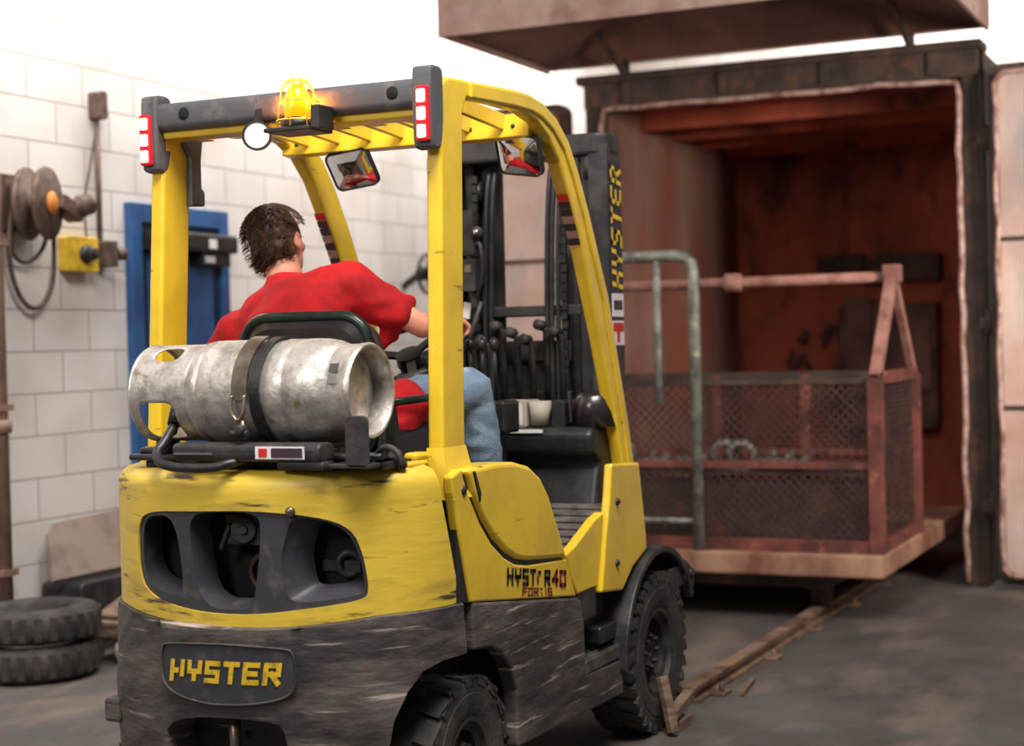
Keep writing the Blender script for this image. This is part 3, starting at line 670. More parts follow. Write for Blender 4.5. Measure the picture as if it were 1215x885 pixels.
# what sits behind the vents, their inner dark painted onto a near-black box
m = MB(); m.box((.15, -.40, .70), (.40, .36, 1.02)); rb = O('dark_interior_box', m, pm('vent_shade_black', (14, 13, 13), .9), T)
m = MB(); m.lathe([(0, .02), (.012, .02), (.014, .014), (.034, .014), (.038, 0), (.038, -.03), (0, -.03)], (.085, -.035, .915), (-1, -.3, .1), 24); m.box((.09, -.085, .875), (.155, .03, .955)); m.bar((.09, .045, .86), (.085, .01, .93), .012); O('latch_knob', m, 'dark', rb, smooth=25)
m = MB(); m.lathe([(0, -.01), (.018, -.01), (.022, .03), (.036, .03), (.040, .01), (.040, -.06), (0, -.06)], (.165, -.315, .825), (-1, -.5, .05), 24); m.cbox((.15, -.30, .82), (.02, .12, .03)); O('exhaust_pipe', m, 'dark', rb)
m = MB(); m.lathe([(.05, 0), (.06, .02), (.045, .03), (.05, 0)], (.112, -.10, .80), (-1, 0, 0), 20); O('fan_shroud', m, pm('maroon_plastic', (64, 34, 32), .7), rb)
# bolt at the grille edge
m = MB(); p0 = shell(-.225, .975, .002); m.lathe([(0, .008), (.010, .008), (.014, 0), (.014, -.01), (0, -.01)], p0, (-1, -.35, 0), 16); O('bolt', m, 'strap', T)
# tow hook nub on the left edge
m = MB(); m.box((.075, .395, .36), (.14, .452, .43)); O('towing_lug', m, 'iron', T, bevel=.012)
# black iron lower casting with wheel arches and towing recess
zb = .16
arch = [(.43, zb), (.455, .30), (.48, .42), (.515, .49), (.565, .54), (.63, .558), (.735, .560)]
lp = [(-.735, .560)] + [(-a, z) for a, z in arch[::-1][1:]] + [(-.2, zb), (.2, zb)] + arch
S0 = .735
lp += [(S0 - 2 * S0 * i / N_, border(S0 - 2 * S0 * i / N_) - .004) for i in range(N_ + 1)]
low = smooth_loop([(.155, .33), (.155, .425), (-.18, .437), (-.215, .40), (-.215, .33), (-.15, .25), (.11, .25)], 2)
def iron(s, z):
    bulge = .012 * math.sin(min(max((z - .16) / .52, 0), 1) * PI) + .008
    a = abs(s)
    p = cw(s, z, bulge)
    if -.235 < s < .19: p = p + V((-.016, 0, 0))         # raised centre band carrying the plate
    if z < .3: p = p + V((.09 * ((.3 - z) / .14) ** 1.5, 0, 0)) * max(0, 1 - a / .5)
    n = noise.noise(V((s * 9, z * 9, 0))) * .004 + noise.noise(V((s * 26, z * 26, 3))) * .0022 * (2.2 if s > .1 else 1)
    return p + V((n, 0, 0))
m = mapped(lp, [low], iron, .02)
ld = densify(low, .02); wall_strip(m, [[iron(*p) for p in ld], [iron(*p) + V((.12, 0, 0)) for p in ld]])
wall_strip(m, [[V(c) for c in ((.12, -.24, .22), (.12, .20, .22), (.12, .20, .46), (.12, -.24, .46))], [V(c) for c in ((.13, -.01, .34), (.13, .01, .34), (.13, .01, .36), (.13, -.01, .36))]])
# shoulder where iron meets the cover, and arch linings
edge = [(S0 - 2 * S0 * i / 80) for i in range(81)]
A_ = [iron(s, border(s) - .004) for s in edge]; B_ = [cw(s, border(s) + .004, -.02) for s in edge]
for i in range(80): m.poly([A_[i], A_[i + 1], B_[i + 1], B_[i]])
for sg in (-1, 1):
    aa = [(sg * a, z) for a, z in arch]
    P_ = [iron(*p) for p in aa]; Q_ = [V((min(max(p.x, .12), 1), sg * .30, p.z)) for p in P_]
    for i in range(len(aa) - 1): m.poly([P_[i], P_[i + 1], Q_[i + 1], Q_[i]])
iron_o = O('counterweight', m, 'iron', T, label='scuffed black iron counterweight')
m = MB(); m.tube([(.03, -.03, .20), (.02, -.03, .44)], .016, 12); O('tow_pin', m, 'strap', iron_o)
# plate with the maker's lettering
pl = smooth_loop([(.160, .615), (.13, .620), (-.04, .628), (-.21, .622), (-.232, .615), (-.240, .56), (-.236, .51), (-.18, .482), (-.03, .464), (.09, .476), (.155, .505), (.165, .55)], 2)
def platef(s, z, o=0.): return cw(s, z, .034 + .006 - .002 + o) 
m = mapped(pl, [], lambda s, z: platef(s, z), .02); pd = densify(pl, .02)
wall_strip(m, [[platef(*p) for p in pd], [platef(p[0], p[1], -.03) for p in pd]])
pt = O('name_plate', m, 'grille', T)
m = MB(); pr = [platef(p[0] * 1.01, .545 + (p[1] - .545) * 1.01, .002) for p in densify(pl, .03)]; m.tube(pr, .0035, 6, closed=True); O('plate_rim', m, 'iron', pt)
m = MB(); letters(m, 'hySTER', lambda u, v: platef(.138 - u, .520 + v + .006 * (u / .33), .003), .048, .060, .0098, .0138, .14); O('lettering', m, 'letter', pt)

# ---------------------------------------------------------------- side bodywork (right side as seen, mirrored on the left)
def slab(poly, y, th, sg, mb=None, mat=0):
    mb = mb or MB(); a, b = sg * y, sg * (y - th); mb.prism(poly, 1, a, b, mat); return mb
for sg in (-1, 1):
    lo_poly = [(seamx, z) for seamx, z in ((.418, .69), (.385, .80), (.355, .90), (.33, 1.0), (.325, 1.045))] + [(.385, 1.062)] + \
        [(.395, 1.035), (.425, .985), (.49, .90), (.56, .835), (.64, .785), (.72, .755), (.80, .742), (1.095, .722)] + [(1.10, .715), (1.135, .655), (1.17, .594)]
    O('side_cover', slab(lo_poly, .545, .03, sg), 'yellow', T, bevel=.006)
    hood_poly = [(.405, 1.058)] + [(.60, 1.062), (.72, 1.055), (.82, 1.035), (.90, .995), (.955, .94), (1.0, .87), (1.05, .79), (1.088, .728)] + [(.80, .756), (.725, .770), (.65, .80), (.57, .85), (.50, .913), (.44, .99)]
    hp = O('hood_side', slab(hood_poly, .552, .10, sg), 'yellow', T, bevel=.014, seg=3)
    O('hood_side_liner', slab([(.35, .70), (.36, 1.045), (.7, 1.045), (.9, .97), (1.08, .72), (1.15, .61)], .538, .05, sg), 'black', T)
    # black slot behind the post
    O('post_slot', slab([(.435, 1.05), (.45, 1.05), (.485, .985), (.475, .96)], .556, .02, sg), 'black', T, bevel=.003)
    sill = [(1.105, .735), (1.18, .752), (1.28, .79), (1.36, .82), (1.43, .835), (1.40, .72), (1.36, .60), (1.19, .596), (1.14, .66)]
    O('entry_sill', slab(sill, .540, .035, sg), 'yellow', T, bevel=.006)
    plate = [(1.37, .575), (1.56, .555), (1.66, .62), (1.80, .665), (1.80, .72), (1.745, .975), (1.485, .99), (1.46, .88), (1.42, .76)]
    pb = O('post_base', slab(plate, .552, .03, sg), 'yellow', T, bevel=.008)
    for bx, bz in ((1.52, .86), (1.505, .655)):
        m = MB(); m.lathe([(0, .008), (.008, .01), (.012, .004), (.012, -.01), (0, -.01)], (bx, sg * .552, bz), (0, sg, 0), 12); O('bolt', m, 'black', pb)
    m = MB(); m.lathe([(0, .004), (.013, .004), (.013, -.01), (0, -.01)], (.392, sg * .545, 1.002), (0, sg, 0), 12); O('bolt', m, 'black', T)
    # black lower skirt and step
    skirt = [(.43, .555), (.43, .688), (1.178, .588), (1.20, .575), (1.225, .50), (1.225, .372), (1.225, .335), (1.555, .325), (1.558, .205), (.70, .222), (.70, .39), (.665, .46), (.61, .515), (.54, .545)]
    if sg < 0: sk = O('side_skirt', slab(skirt, .548, .05, sg), 'iron', T, bevel=.008, label='scraped black lower side panel')
    else: sk = O('side_skirt', slab(skirt, .548, .05, sg), 'iron', T, bevel=.008)
    m = MB(); m.box((1.225, sg * .548, .335), (1.555, sg * .38, .372))
    for i in range(16):
        for j in range(5):
            x = 1.24 + i * .0195; y = .54 - j * .03; m.cbox((x, sg * y, .375), (.010, .010, .007), Matrix.Rotation(.6, 3, 'Z'))
    O('step_tread', m, pm('worn_tread_steel', (92, 88, 84), .6, .2, col2=(58, 54, 52), scale=14), sk)
    m = MB(); m.box((1.18, sg * .47, .37), (1.60, sg * .40, .60)); m.box((1.19, sg * .535, .50), (1.36, sg * .40, .60)); O('inner_panel', m, 'dark', T, bevel=.006)
    m = MB(); m.rbox((1.40, min(sg * .53, sg * .46), .395), (1.58, max(sg * .53, sg * .46), .455), 1, .012); O('step_bracket', m, 'black', T, bevel=.006)
    # front fender over the drive wheel
    fx, fz = 1.896, .288
    m = MB(); ang = [math.radians(a) for a in range(24, 186, 6)]
    outer = [(fx + .378 * math.cos(a), fz + .378 * math.sin(a)) for a in ang]; inn = [(fx + .352 * math.cos(a), fz + .352 * math.sin(a)) for a in ang[::-1]]
    m.prism(outer + inn, 1, sg * .575, sg * .42); O('front_fender', m, 'dark', T, bevel=.006)
    m = MB(); m.prism([(2.0, .56), (2.20, .575), (2.30, .52), (2.28, .46), (2.15, .49), (2.02, .47)], 1, sg * .56, sg * .45)
    for bx in (2.17, 2.25): m.lathe([(0, .01), (.02, .01), (.02, 0)], (bx, sg * .56, .52), (0, sg, 0), 12)
    O('mast_bracket', m, 'dark', T, bevel=.006)
# model lettering on the right side cover
sc_y = -.5475
m = MB(); letters(m, 'HYSTeR', lambda u, v: V((.650 + u, sc_y, .704 + v - u * .16)), .044, .052, .009, .012, .10); O('model_lettering', m, 'letter_dark', T)
m = MB(); letters(m, '40', lambda u, v: V((.972 + u, sc_y, .653 + v - u * .16)), .050, .054, .010, .013, .08); O('model_number', m, 'letter_red', T)
m = MB(); letters(m, 'FORtIS', lambda u, v: V((.755 + u, sc_y, .656 + v - u * .15)), .033, .026, .008, .006, .05); O('series_lettering', m, 'letter_red', T)

# chassis, floor, cowl
m = MB(); m.box((.45, -.40, .20), (2.1, .40, .68)); m.box((.42, -.38, .68), (1.02, .38, 1.02)); O('chassis', m, 'black', T, bevel=.01)
m = MB(); m.prism([(1.02, .66), (1.02, .70), (1.10, .722), (1.56, .845), (1.75, .845), (1.75, .66)], 1, -.51, .51)
for i in range(7): m.cbox((1.16 + i * .06, 0, .741 + i * .0160), (.03, 1.0, .008), Matrix.Rotation(-.26, 3, 'Y'))
O('floor_mat', m, 'mat', T)
m = MB(); m.prism([(1.56, .80), (1.62, .98), (1.56, 1.02), (1.55, 1.09), (1.58, 1.105), (1.84, 1.12), (1.86, .80)], 1, -.455, .455); cowl = O('dash_cowl', m, 'black', T, bevel=.02, seg=3)
m = MB(); m.cbox((1.553, -.17, 1.095), (.012, .20, .012)); O('dash_label', m, 'lab_white', cowl)
m = MB(); m.rbox((1.60, -.19, 1.105), (1.72, -.06, 1.20), 0, .008); O('document_box', m, 'beige', cowl, bevel=.005)
m = MB(); m.box((1.598, -.175, 1.115), (1.600, -.105, 1.19)); O('paper_label', m, 'lab_white', cowl)
m = MB(); m.lathe([(0, 0), (.032, 0), (.040, .085), (.036, .085), (.030, .01), (0, .01)], (1.62, -.235, 1.112), seg=20); cup = recentre(O('paper_cup', m, 'beige'), (1.62, -.235, 1.113)); tag(cup, 'beige paper cup standing on the black dash cowl', 'cup')
m = MB(); m.rbox((1.60, -.335, 1.10), (1.74, -.285, 1.20), 0, .015); m.tube([(1.62, -.35, 1.12), (1.62, -.345, 1.23)], .008, 8); O('fuse_cover', m, 'black', cowl, bevel=.01)
m = MB(); m.lathe([(0, 0), (.080, 0), (.068, .105), (.05, .118), (0, .12)], (1.68, -.415, 1.105), seg=20); O('reservoir', m, 'vinyl', cowl)
m = MB(); m.cbox((1.57, .03, 1.19), (.05, .08, .05)); O('amber_reflector', m, 'orange', cowl, bevel=.006)
# seat
m = MB(); m.prism(smooth_loop([(.62, 1.05), (1.08, 1.05), (1.12, 1.10), (1.10, 1.155), (1.0, 1.17), (.75, 1.15), (.62, 1.14)], 2), 1, -.19, .29); seat = O('seat', m, 'vinyl', T, bevel=.025, seg=3)
def bp(y, z): return (.60 - (z - 1.05) * .10, y, z)
m = MB(); q = rrect(-.165, 1.08, .275, 1.495, .09, 6)
wall_strip(m, [[V(bp(p[0], p[1])) + V((.09, 0, 0)) for p in rrect(-.155, 1.09, .265, 1.485, .09, 6)], [V(bp(*p)) + V((.04, 0, 0)) for p in q], [V(bp(*p)) for p in q], [V(bp(*p)) + V((-.025, 0, 0)) for p in rrect(-.135, 1.11, .245, 1.46, .075, 6)]])
m.poly([V(bp(*p)) + V((-.025, 0, 0)) for p in rrect(-.135, 1.11, .245, 1.46, .075, 6)]); m.poly([V(bp(*p)) + V((.09, 0, 0)) for p in rrect(-.155, 1.09, .265, 1.485, .09, 6)])
O('backrest', m, 'vinyl', seat, smooth=50)
m = MB(); m.tube([V(bp(*p)) + V((.0, 0, 0)) for p in q], .016, 8, closed=True); O('piping', m, 'green_trim', seat, label='dark green glossy seat edging')
m = MB(); m.tube([(.60, -.20, 1.235), (.78, -.215, 1.24), (1.0, -.215, 1.245)], .012, 10); m.bar((.60, -.20, 1.24), (.62, -.19, 1.06), .03); O('armrest', m, 'green_trim', seat)
m = MB(); m.prism([(.56, 1.03), (.60, 1.30), (.63, 1.30), (.70, 1.03)], 1, -.20, -.175); O('seat_bracket', m, 'dark', seat, bevel=.005)
# steering wheel, column, levers
sc0 = V((1.18, .045, 1.38)); ax_ = V((-.55, 0, .83)).normalized()
m = MB(); xx = ax_.cross(V((0, 1, 0))).normalized(); yy = V((0, 1, 0))
m.tube([sc0 + (xx * math.cos(a) + yy * math.sin(a)) * .165 for a in [k * PI / 20 for k in range(40)]], .015, 10, closed=True)
m.lathe([(0, .02), (.045, .015), (.05, -.02), (.03, -.05), (0, -.05)], sc0 - ax_ * .02, ax_, 20)
for a in (PI / 2, PI * 7 / 6, PI * 11 / 6): m.bar(sc0 - ax_ * .02, sc0 + (xx * math.cos(a) + yy * math.sin(a)) * .16, .03, .012, up=ax_)
stw = O('steering_wheel', m, 'black', T, smooth=40)
m = MB(); m.tube([sc0 + (xx * .1 + yy * -.13) + ax_ * .01, sc0 + (xx * .1 + yy * -.13) + ax_ * .06], .02, 12); O('spinner_knob', m, 'vinyl', stw)
m = MB(); m.tube([sc0 - ax_ * .04, (1.50, .045, .90)], [.045, .06], 14); m.cbox((1.26, .02, 1.26), (.14, .16, .10)); O('steering_column', m, 'black', T, bevel=.01)
m = MB(); m.rbox((1.02, -.14, 1.20), (1.12, -.08, 1.30), 1, .01); O('switch_pod', m, 'lab_white', T, bevel=.01, label='pale switch pod beside the armrest')
for k in range(3):
    m = MB(); a = V((1.36, -.10 - k * .045, 1.20)); b = a + V((-.03, -.01, .20)); m.tube([a, b], .007, 8); m.lathe([(0, -.025), (.016, -.015), (.018, .01), (0, .026)], b, (0, 0, 1), 14); O('lever', m, 'black', T)
m = MB(); m.box((1.32, -.24, 1.10), (1.44, -.05, 1.21)); m.box((1.36, -.2, .74), (1.42, -.1, 1.10)); O('lever_console', m, 'black', T, bevel=.012)

# ---------------------------------------------------------------- wheels
def wheel(xc, yo, sg, R, Wd, rr, name, n, lug):
    """yo outer face distance from the centre line; sg side"""
    m = MB(); a = V((0, sg, 0)); o = (xc, sg * (yo - Wd / 2), R)
    h = Wd / 2
    pr = [(rr, -h * .8), (rr + .01, -h * .92), (R * .80, -h), (R * .93, -h * .93), (R * .965, -h * .80), (R * .975, 0), (R * .965, h * .80), (R * .93, h * .93), (R * .84, h * .99), (R * .80, h * .97), (R * .79, h * 1.0), (R * .66, h * .98), (rr + .012, h * .92), (rr, h * .80), (rr, -h * .8)]
    m.lathe(pr, o, a, 72)
    for k in range(n):
        for side in (-1, 1):
            t = 2 * PI * (k + (.5 if side > 0 else 0)) / n
            rot = Matrix.Rotation(-t * 1, 3, 'Y')
            c = V(o) + rot @ V((0, 0, R * .978)) + V((0, side * h * .56, 0))
            skew = Matrix.Rotation(side * .22, 3, 'Z')
            m.cbox(c, (2 * PI * R / n * lug, h * .86, R * .05), rot @ skew)
            c2 = V(o) + rot @ V((0, 0, R * .925)) + V((0, side * h * .955, 0))
            m.cbox(c2, (2 * PI * R / n * lug * .8, h * .10, R * .085), rot)
    t_ = O(name, m, 'rubber', T, smooth=32)
    m = MB()
    m.lathe([(rr + .004, h * .80), (rr + .008, h * .90), (rr - .006, h * .90), (rr - .012, h * .72), (rr - .03, h * .60), (rr - .034, h * .1), (rr * .60, -h * .02), (rr * .52, h * .05), (rr * .50, h * .42), (rr * .46, h * .5), (rr * .15, h * .52), (rr * .12, h * .44), (0, h * .44)], o, a, 48)
    for k in range(8):
        t = 2 * PI * k / 8; c = V(o) + V((math.cos(t) * rr * .37, sg * h * .52, math.sin(t) * rr * .37)); m.lathe([(0, .016), (.009, .016), (.011, 0)], c, a, 6)
    O('rim', m, 'rim', t_, smooth=35)
for sg in (-1, 1):
    wheel(1.896, .56, sg, .286, .18, .150, 'drive_wheel', 30, .62)
    wheel(.462, .515, sg, .238, .15, .115, 'steer_wheel', 18, .70)

# ---------------------------------------------------------------- overhead guard
def shift(m, dx, k=1.):
    for v in m.bm.verts: v.co.x = .33 + (v.co.x - .33) * k + dx
def lean(m, sg):
    for v in m.bm.verts:
        t = min(max((v.co.z - 1.03) / 1.1, 0), 1); v.co.x += .02 * t * (1 if v.co.x < .6 else 0)
        if sg > 0: v.co.y -= .025 * t * (1 if v.co.x < .6 else 0) + (.030 * min(1, (v.co.x - .6) / .4) + .025 * (1 - min(1, (v.co.x - .6) / .4)) if v.co.x > .6 else 0)
for sg in (-1, 1):
    prof = [(.36, 1.03), (.385, 2.06), (.39, 2.11), (.405, 2.135), (.44, 2.145), (.711, 2.157), (.887, 2.166), (1.0, 2.166), (1.09, 2.155), (1.197, 2.118), (1.295, 2.055), (1.37, 1.965), (1.455, 1.836), (1.613, 1.56), (1.667, 1.414), (1.778, 1.116), (1.84, .90), (1.899, .645),
            (1.80, .655), (1.72, .98), (1.66, 1.15), (1.545, 1.415), (1.39, 1.727), (1.30, 1.87), (1.228, 1.975), (1.15, 2.045), (1.06, 2.088), (.944, 2.108), (.708, 2.106), (.545, 2.098), (.518, 2.05), (.50, 1.3), (.50, 1.03)]
    m = MB(); m.prism(prof, 1, sg * .50, sg * .452); lean(m, sg); gf = O('guard_frame', m, 'yellow', T, bevel=.01, seg=3)
    # raised outer bead that gives the leg its folded look
    bead = [(.56, 2.145), (.887, 2.158), (1.0, 2.158), (1.09, 2.147), (1.19, 2.112), (1.285, 2.05), (1.36, 1.96), (1.445, 1.832), (1.603, 1.556), (1.657, 1.41), (1.768, 1.112), (1.83, .90), (1.87, .75)]
    n_ = len(bead); inner_ = []
    for i, p in enumerate(bead):
        d = V(bead[min(i + 1, n_ - 1)]) - V(bead[max(i - 1, 0)]); d.normalize(); inner_.append((p[0] + d.y * .045, p[1] - d.x * .045))
    m = MB(); m.prism(bead + inner_[::-1], 1, sg * .508, sg * .495); lean(m, sg); O('frame_bead', m, 'yellow', gf, bevel=.006)
    # post foot, bolted to the body
    m = MB(); wall_strip(m, [[V((a, sg * b, z)) for a, b in ((x0_, .45), (x1_, .45), (x1_, yo_), (x0_, yo_))] for z, x0_, x1_, yo_ in ((1.12, .362, .502, .500), (1.05, .345, .500, .520), (.98, .335, .50, .545))], smooth=False); O('post_foot', m, 'yellow', gf, smooth=50)
    # warning sticker on the rear face of the front leg
    m = MB(); rear = [(1.382, 1.745), (1.30, 1.87)]
    if sg < 0: a_, b_ = V((1.292, 0, 1.882)), V((1.395, 0, 1.720))
    else: a_, b_ = V((1.30, 0, 1.872)), V((1.41, 0, 1.695))
    d = (b_ - a_); nr = V((-.9, 0, -.44)) * .006
    for i in range(7):
        p = a_ + d * i / 7 + nr; q_ = a_ + d * (i + .92) / 7 + nr
        dy_ = -.03 if sg > 0 else 0; m.poly([(p.x, sg * .497 + dy_, p.z), (p.x, sg * .457 + dy_, p.z), (q_.x, sg * .457 + dy_, q_.z), (q_.x, sg * .497 + dy_, q_.z)], [0, 1, 1, 2, 1, 2, 1][i])
    O('warning_sticker', m, ['lab_red', 'lab_dark', pm('label_pink', (170, 130, 124), .5)], gf)
# front and rear crossmembers, slats
m = MB(); m.prism([(1.08, 2.05), (1.10, 2.125), (1.15, 2.13), (1.13, 2.045)], 1, -.455, .455); fr = O('front_crossmember', m, 'yellow', T, bevel=.004)
for y in (-.4, -.25, 0, .25, .4):
    m = MB(); m.lathe([(0, .003), (.007, .003), (.007, -.002)], (1.088, y, 2.085), (-1, 0, .4), 10); O('bolt', m, 'black', fr)
m = MB(); m.prism([(.40, 2.035), (.40, 2.09), (.46, 2.10), (.46, 2.03)], 1, -.455, .455); O('rear_crossmember', m, 'yellow', T, bevel=.005)
for k in range(7):
    y = -.36 + k * .12
    m = MB(); m.prism([(.45, 2.05), (.45, 2.11), (.80, 2.145), (1.12, 2.125), (1.09, 2.075), (.80, 2.095)], 1, y - .009, y + .009); m.box((.47, y - .022, 2.035), (.53, y + .022, 2.05)); O('roof_slat', m, 'yellow', T, bevel=.003)
m = MB(); m.prism(rrect(.372, 2.055, .44, 2.138, .022, 4), 1, -.455, .44); rc = O('rear_crossbar_cover', m, 'rail_cap', T, smooth=40)
for y in (.335, -.365):
    m = MB(); m.lathe([(0, .0022), (.017, .002), (.019, 0), (.019, -.01), (0, -.01)], (.3715, y, 2.10), (-1, 0, 0), 20); O('hole_disc', m, pm('hole_shade_black', (8, 8, 8), .9), rc)  # raised black discs paint the dark of the cover's round holes
for sg in (-1, 1):
    m = MB(); m.prism(smooth_loop([(.33, 1.95), (.33, 2.15), (.345, 2.165), (.425, 2.165), (.43, 2.13), (.425, 1.99), (.40, 1.935), (.35, 1.935)], 2), 1, -.505 if sg < 0 else .488, -.445 if sg < 0 else .43); shift(m, .035 if sg > 0 else .004, .80); tl = O('tail_light', m, 'rail_cap', T, bevel=.008)
    yc_ = -.481 if sg < 0 else .465
    dx_ = 0 if sg > 0 else -.031
    m = MB(); m.rbox((.353 + dx_, yc_ - .019, 1.955), (.370 + dx_, yc_ + .019, 2.105), 0, .006); ln = O('lens_frame', m, 'red_lens', tl, bevel=.004)
    for k in range(3):
        z = 1.963 + k * .048; m = MB(); m.rbox((.348 + dx_, yc_ - .0125, z), (.355 + dx_, yc_ + .0125, z + .036), 0, .005); O('lens_segment', m, 'pink_lens', tl)
# black grip cover inside the left post
m = MB(); m.prism([(.505, 1.84), (.51, 1.99), (.475, 2.03), (.53, 2.075), (.575, 2.07), (.56, 1.98), (.56, 1.90), (.575, 1.89), (.575, 1.845)], 1, .41, .432); O('grip_cover', m, 'rail_cap', T, bevel=.006)
# beacon with wire cage
bc = V((.345, -.075, 2.022))
m = MB(); m.cbox(bc + V((0, 0, -.008)), (.13, .15, .012)); m.box((bc.x - .05, bc.y - .10, bc.z - .01), (bc.x + .03, bc.y - .072, bc.z + .055)); m.lathe([(0, 0), (.05, 0), (.05, .018), (.04, .03), (0, .03)], bc, seg=24); be = O('beacon', m, 'black', T, bevel=.003)
m = MB(); m.lathe([(0, .03), (.036, .03), (.038, .06), (.034, .095), (.022, .118), (0, .125)], bc, seg=28); O('beacon_lens', m, 'amber', be)
pd_ = bpy.data.lights.new('beacon_light', 'POINT'); pd_.energy = 1.6; pd_.color = (1, .32, .02); pd_.shadow_soft_size = .012; po_ = bpy.data.objects.new('beacon_light', pd_); C.objects.link(po_); po_.location = bc + V((.0, -.046, .075)); po2 = po_.copy(); C.objects.link(po2); po2.location = bc + V((0, .046, .075))
m = MB()
for k in range(8):
    a = k * PI / 4 + .2; m.tube([bc + V((math.cos(a) * r_, math.sin(a) * r_, z)) for r_, z in ((.062, .0), (.056, .06), (.048, .105), (.032, .13), (.012, .14))], .0024, 6)
for r_, z in ((.060, .02), (.054, .075), (.032, .13)): m.tube([bc + V((math.cos(a * PI / 12) * r_, math.sin(a * PI / 12) * r_, z)) for a in range(24)], .0024, 6, closed=True)
O('beacon_cage', m, 'cage', be)
# round work lamp
m = MB(); wl = V((.36, .072, 2.014)); wd = V((-1, -.45, -.05))
m.lathe([(0, -.05), (.02, -.05), (.036, -.03), (.043, 0), (.043, .012), (.036, .012), (.036, .004)], wl, wd, 28); m.bar(wl + V((.01, 0, .04)), wl + V((.02, 0, .075)), .02); wk = O('work_lamp', m, 'black', T, smooth=40)
m = MB(); m.lathe([(.036, .004), (.025, .012), (0, .016)], wl, wd, 28); O('lamp_lens', m, 'lamp_lens', wk)
# mirrors
def mirror(c, n, roll, w_, h_, top):
    n = V(n).normalized(); r_ = V((0, 0, 1)).cross(n).normalized(); u_ = n.cross(r_); q = Matrix((r_, u_, n)).transposed() @ Matrix.Rotation(roll, 3, 'Z'); c = V(c)
    def P(p, d): return c + q @ V((p[0], p[1], d))
    a = rrect(-w_ / 2, -h_ / 2, w_ / 2, h_ / 2, .024, 5); b = rrect(-w_ / 2 + .007, -h_ / 2 + .007, w_ / 2 - .007, h_ / 2 - .007, .019, 5)
    m = MB(); wall_strip(m, [[P(p, .004) for p in b], [P(p, .008) for p in a], [P(p, -.012) for p in a], [P(p, -.02) for p in b]]); m.poly([P(p, -.02) for p in b])
    fr_ = O('mirror', m, 'black', T, smooth=40)
    m = MB(); m.lathe([(0, -.012), (.013, -.012), (.013, .012), (0, .012)], V(top), (0, 0, 1), 12); m.tube([c + q @ V((0, 0, -.015)), c + q @ V((0, h_ * .5, -.03)), V(top)], .008, 8); O('mirror_arm', m, 'black', fr_)
    m = MB(); grid = []
    for lv, dz in ((1, .004), (.8, .0075), (.6, .0103), (.4, .0122), (.2, .0134)): grid.append([P((p[0] * lv, p[1] * lv), dz) for p in b])
    wall_strip(m, grid); m.poly(grid[-1]); O('mirror_glass', m, 'mirror', fr_)
    return fr_
ML = V((1.12, .206, 1.992)); MR = V((1.14, -.396, 1.999)); CP = V((-3.6, -2.555, 1.40))
def nrm(c, tgt): return ((CP - c).normalized() + (V(tgt) - c).normalized())
mirror(ML, nrm(ML, (.92, .47, 1.71)), .10, .175, .135, (1.12, .20, 2.08))
mirror(MR, nrm(MR, (.70, .45, 1.50)), -.16, .170, .135, (1.14, -.40, 2.08))

# ---------------------------------------------------------------- mast
MW = .37
m = MB(); m.prism([(1.96 + p[0], p[1]) for p in rrect(0, -MW - .005, .16, MW + .005, .06, 6)], 2, 2.085, 2.165); ms = O('mast', m, 'dark', T, bevel=.012)
for z0, z1 in ((.32, .46), (1.50, 1.54)):
    m = MB(); m.box((2.0, -MW + .01, z0), (2.09, MW - .01, z1)); O('mast_crossbar', m, 'dark', ms, bevel=.006)
for sg in (-1, 1):
    m = MB(); m.prism([(x, sg * y) for x, y in ((1.965, MW), (2.10, MW), (2.10, .31), (2.085, .31), (2.085, MW - .018), (1.98, MW - .018), (1.98, .295), (1.965, .295))], 2, .10, 2.12); O('outer_channel', m, 'dark', ms, bevel=.003)
    m = MB(); m.prism([(x, sg * y) for x, y in ((1.995, .345), (2.08, .345), (2.08, .26), (2.066, .26), (2.066, .325), (2.01, .325), (2.01, .24), (1.995, .24))], 2, .12, 2.10); O('inner_channel', m, 'black', ms, bevel=.003)
    pi_ = .105 if sg > 0 else .13; m = MB(); m.box((2.075, min(sg * .25, sg * pi_), .15), (2.085, max(sg * .25, sg * pi_), 2.09)); O('mast_plate', m, 'black', ms)
    m = MB(); y = sg * .215; m.lathe([(0, 0), (.028, 0), (.028, 1.55), (.032, 1.56), (.032, 1.62), (.02, 1.63), (.02, 1.94), (0, 1.94)], (2.03, y, .14), seg=20); O('lift_cylinder', m, 'dark', ms)
    m = MB()
    for k in range(46): m.cbox((1.985 + (k % 2) * .006, sg * .18, .45 + k * .035), (.012, .022, .028))
    m.lathe([(.0, -.014), (.045, -.014), (.038, -.008), (.038, .008), (.045, .014), (0, .014)], (2.03, sg * .18, 1.98), (0, 1, 0), 24); O('lift_chain', m, 'black', ms)
for y in (.115, .14, -.115, -.135, -.16):
    m = MB(); m.tube(smooth_loop([(1.98, y, .5), (1.975, y + .005, 1.2), (1.98, y, 1.75), (2.0, y - .01, 2.03), (2.03, y - .012, 2.06)], 2, False), .010, 8); O('hose', m, 'black', ms)
def slide(m):
    for v in m.bm.verts: v.co.y -= .065
m = MB(); m.box((1.93, .20, 1.62), (1.99, .30, 1.72)); m.cbox((1.93, .245, 1.82), (.04, .055, .17)); m.cbox((1.92, .235, 1.66), (.05, .055, .12)); m.lathe([(0, .02), (.022, .018), (.022, -.02), (0, -.02)], (1.92, .205, 1.82), (-1, -.3, 0), 14); m.tube(smooth_loop([(1.93, .245, 1.74), (1.915, .19, 1.80), (1.92, .185, 1.66), (1.93, .22, 1.58)], 2, False), .008, 8); m.tube([(1.93, .235, 1.62), (1.935, .23, 1.54)], .013, 8); slide(m); O('valve_block', m, 'dark', ms, bevel=.006)
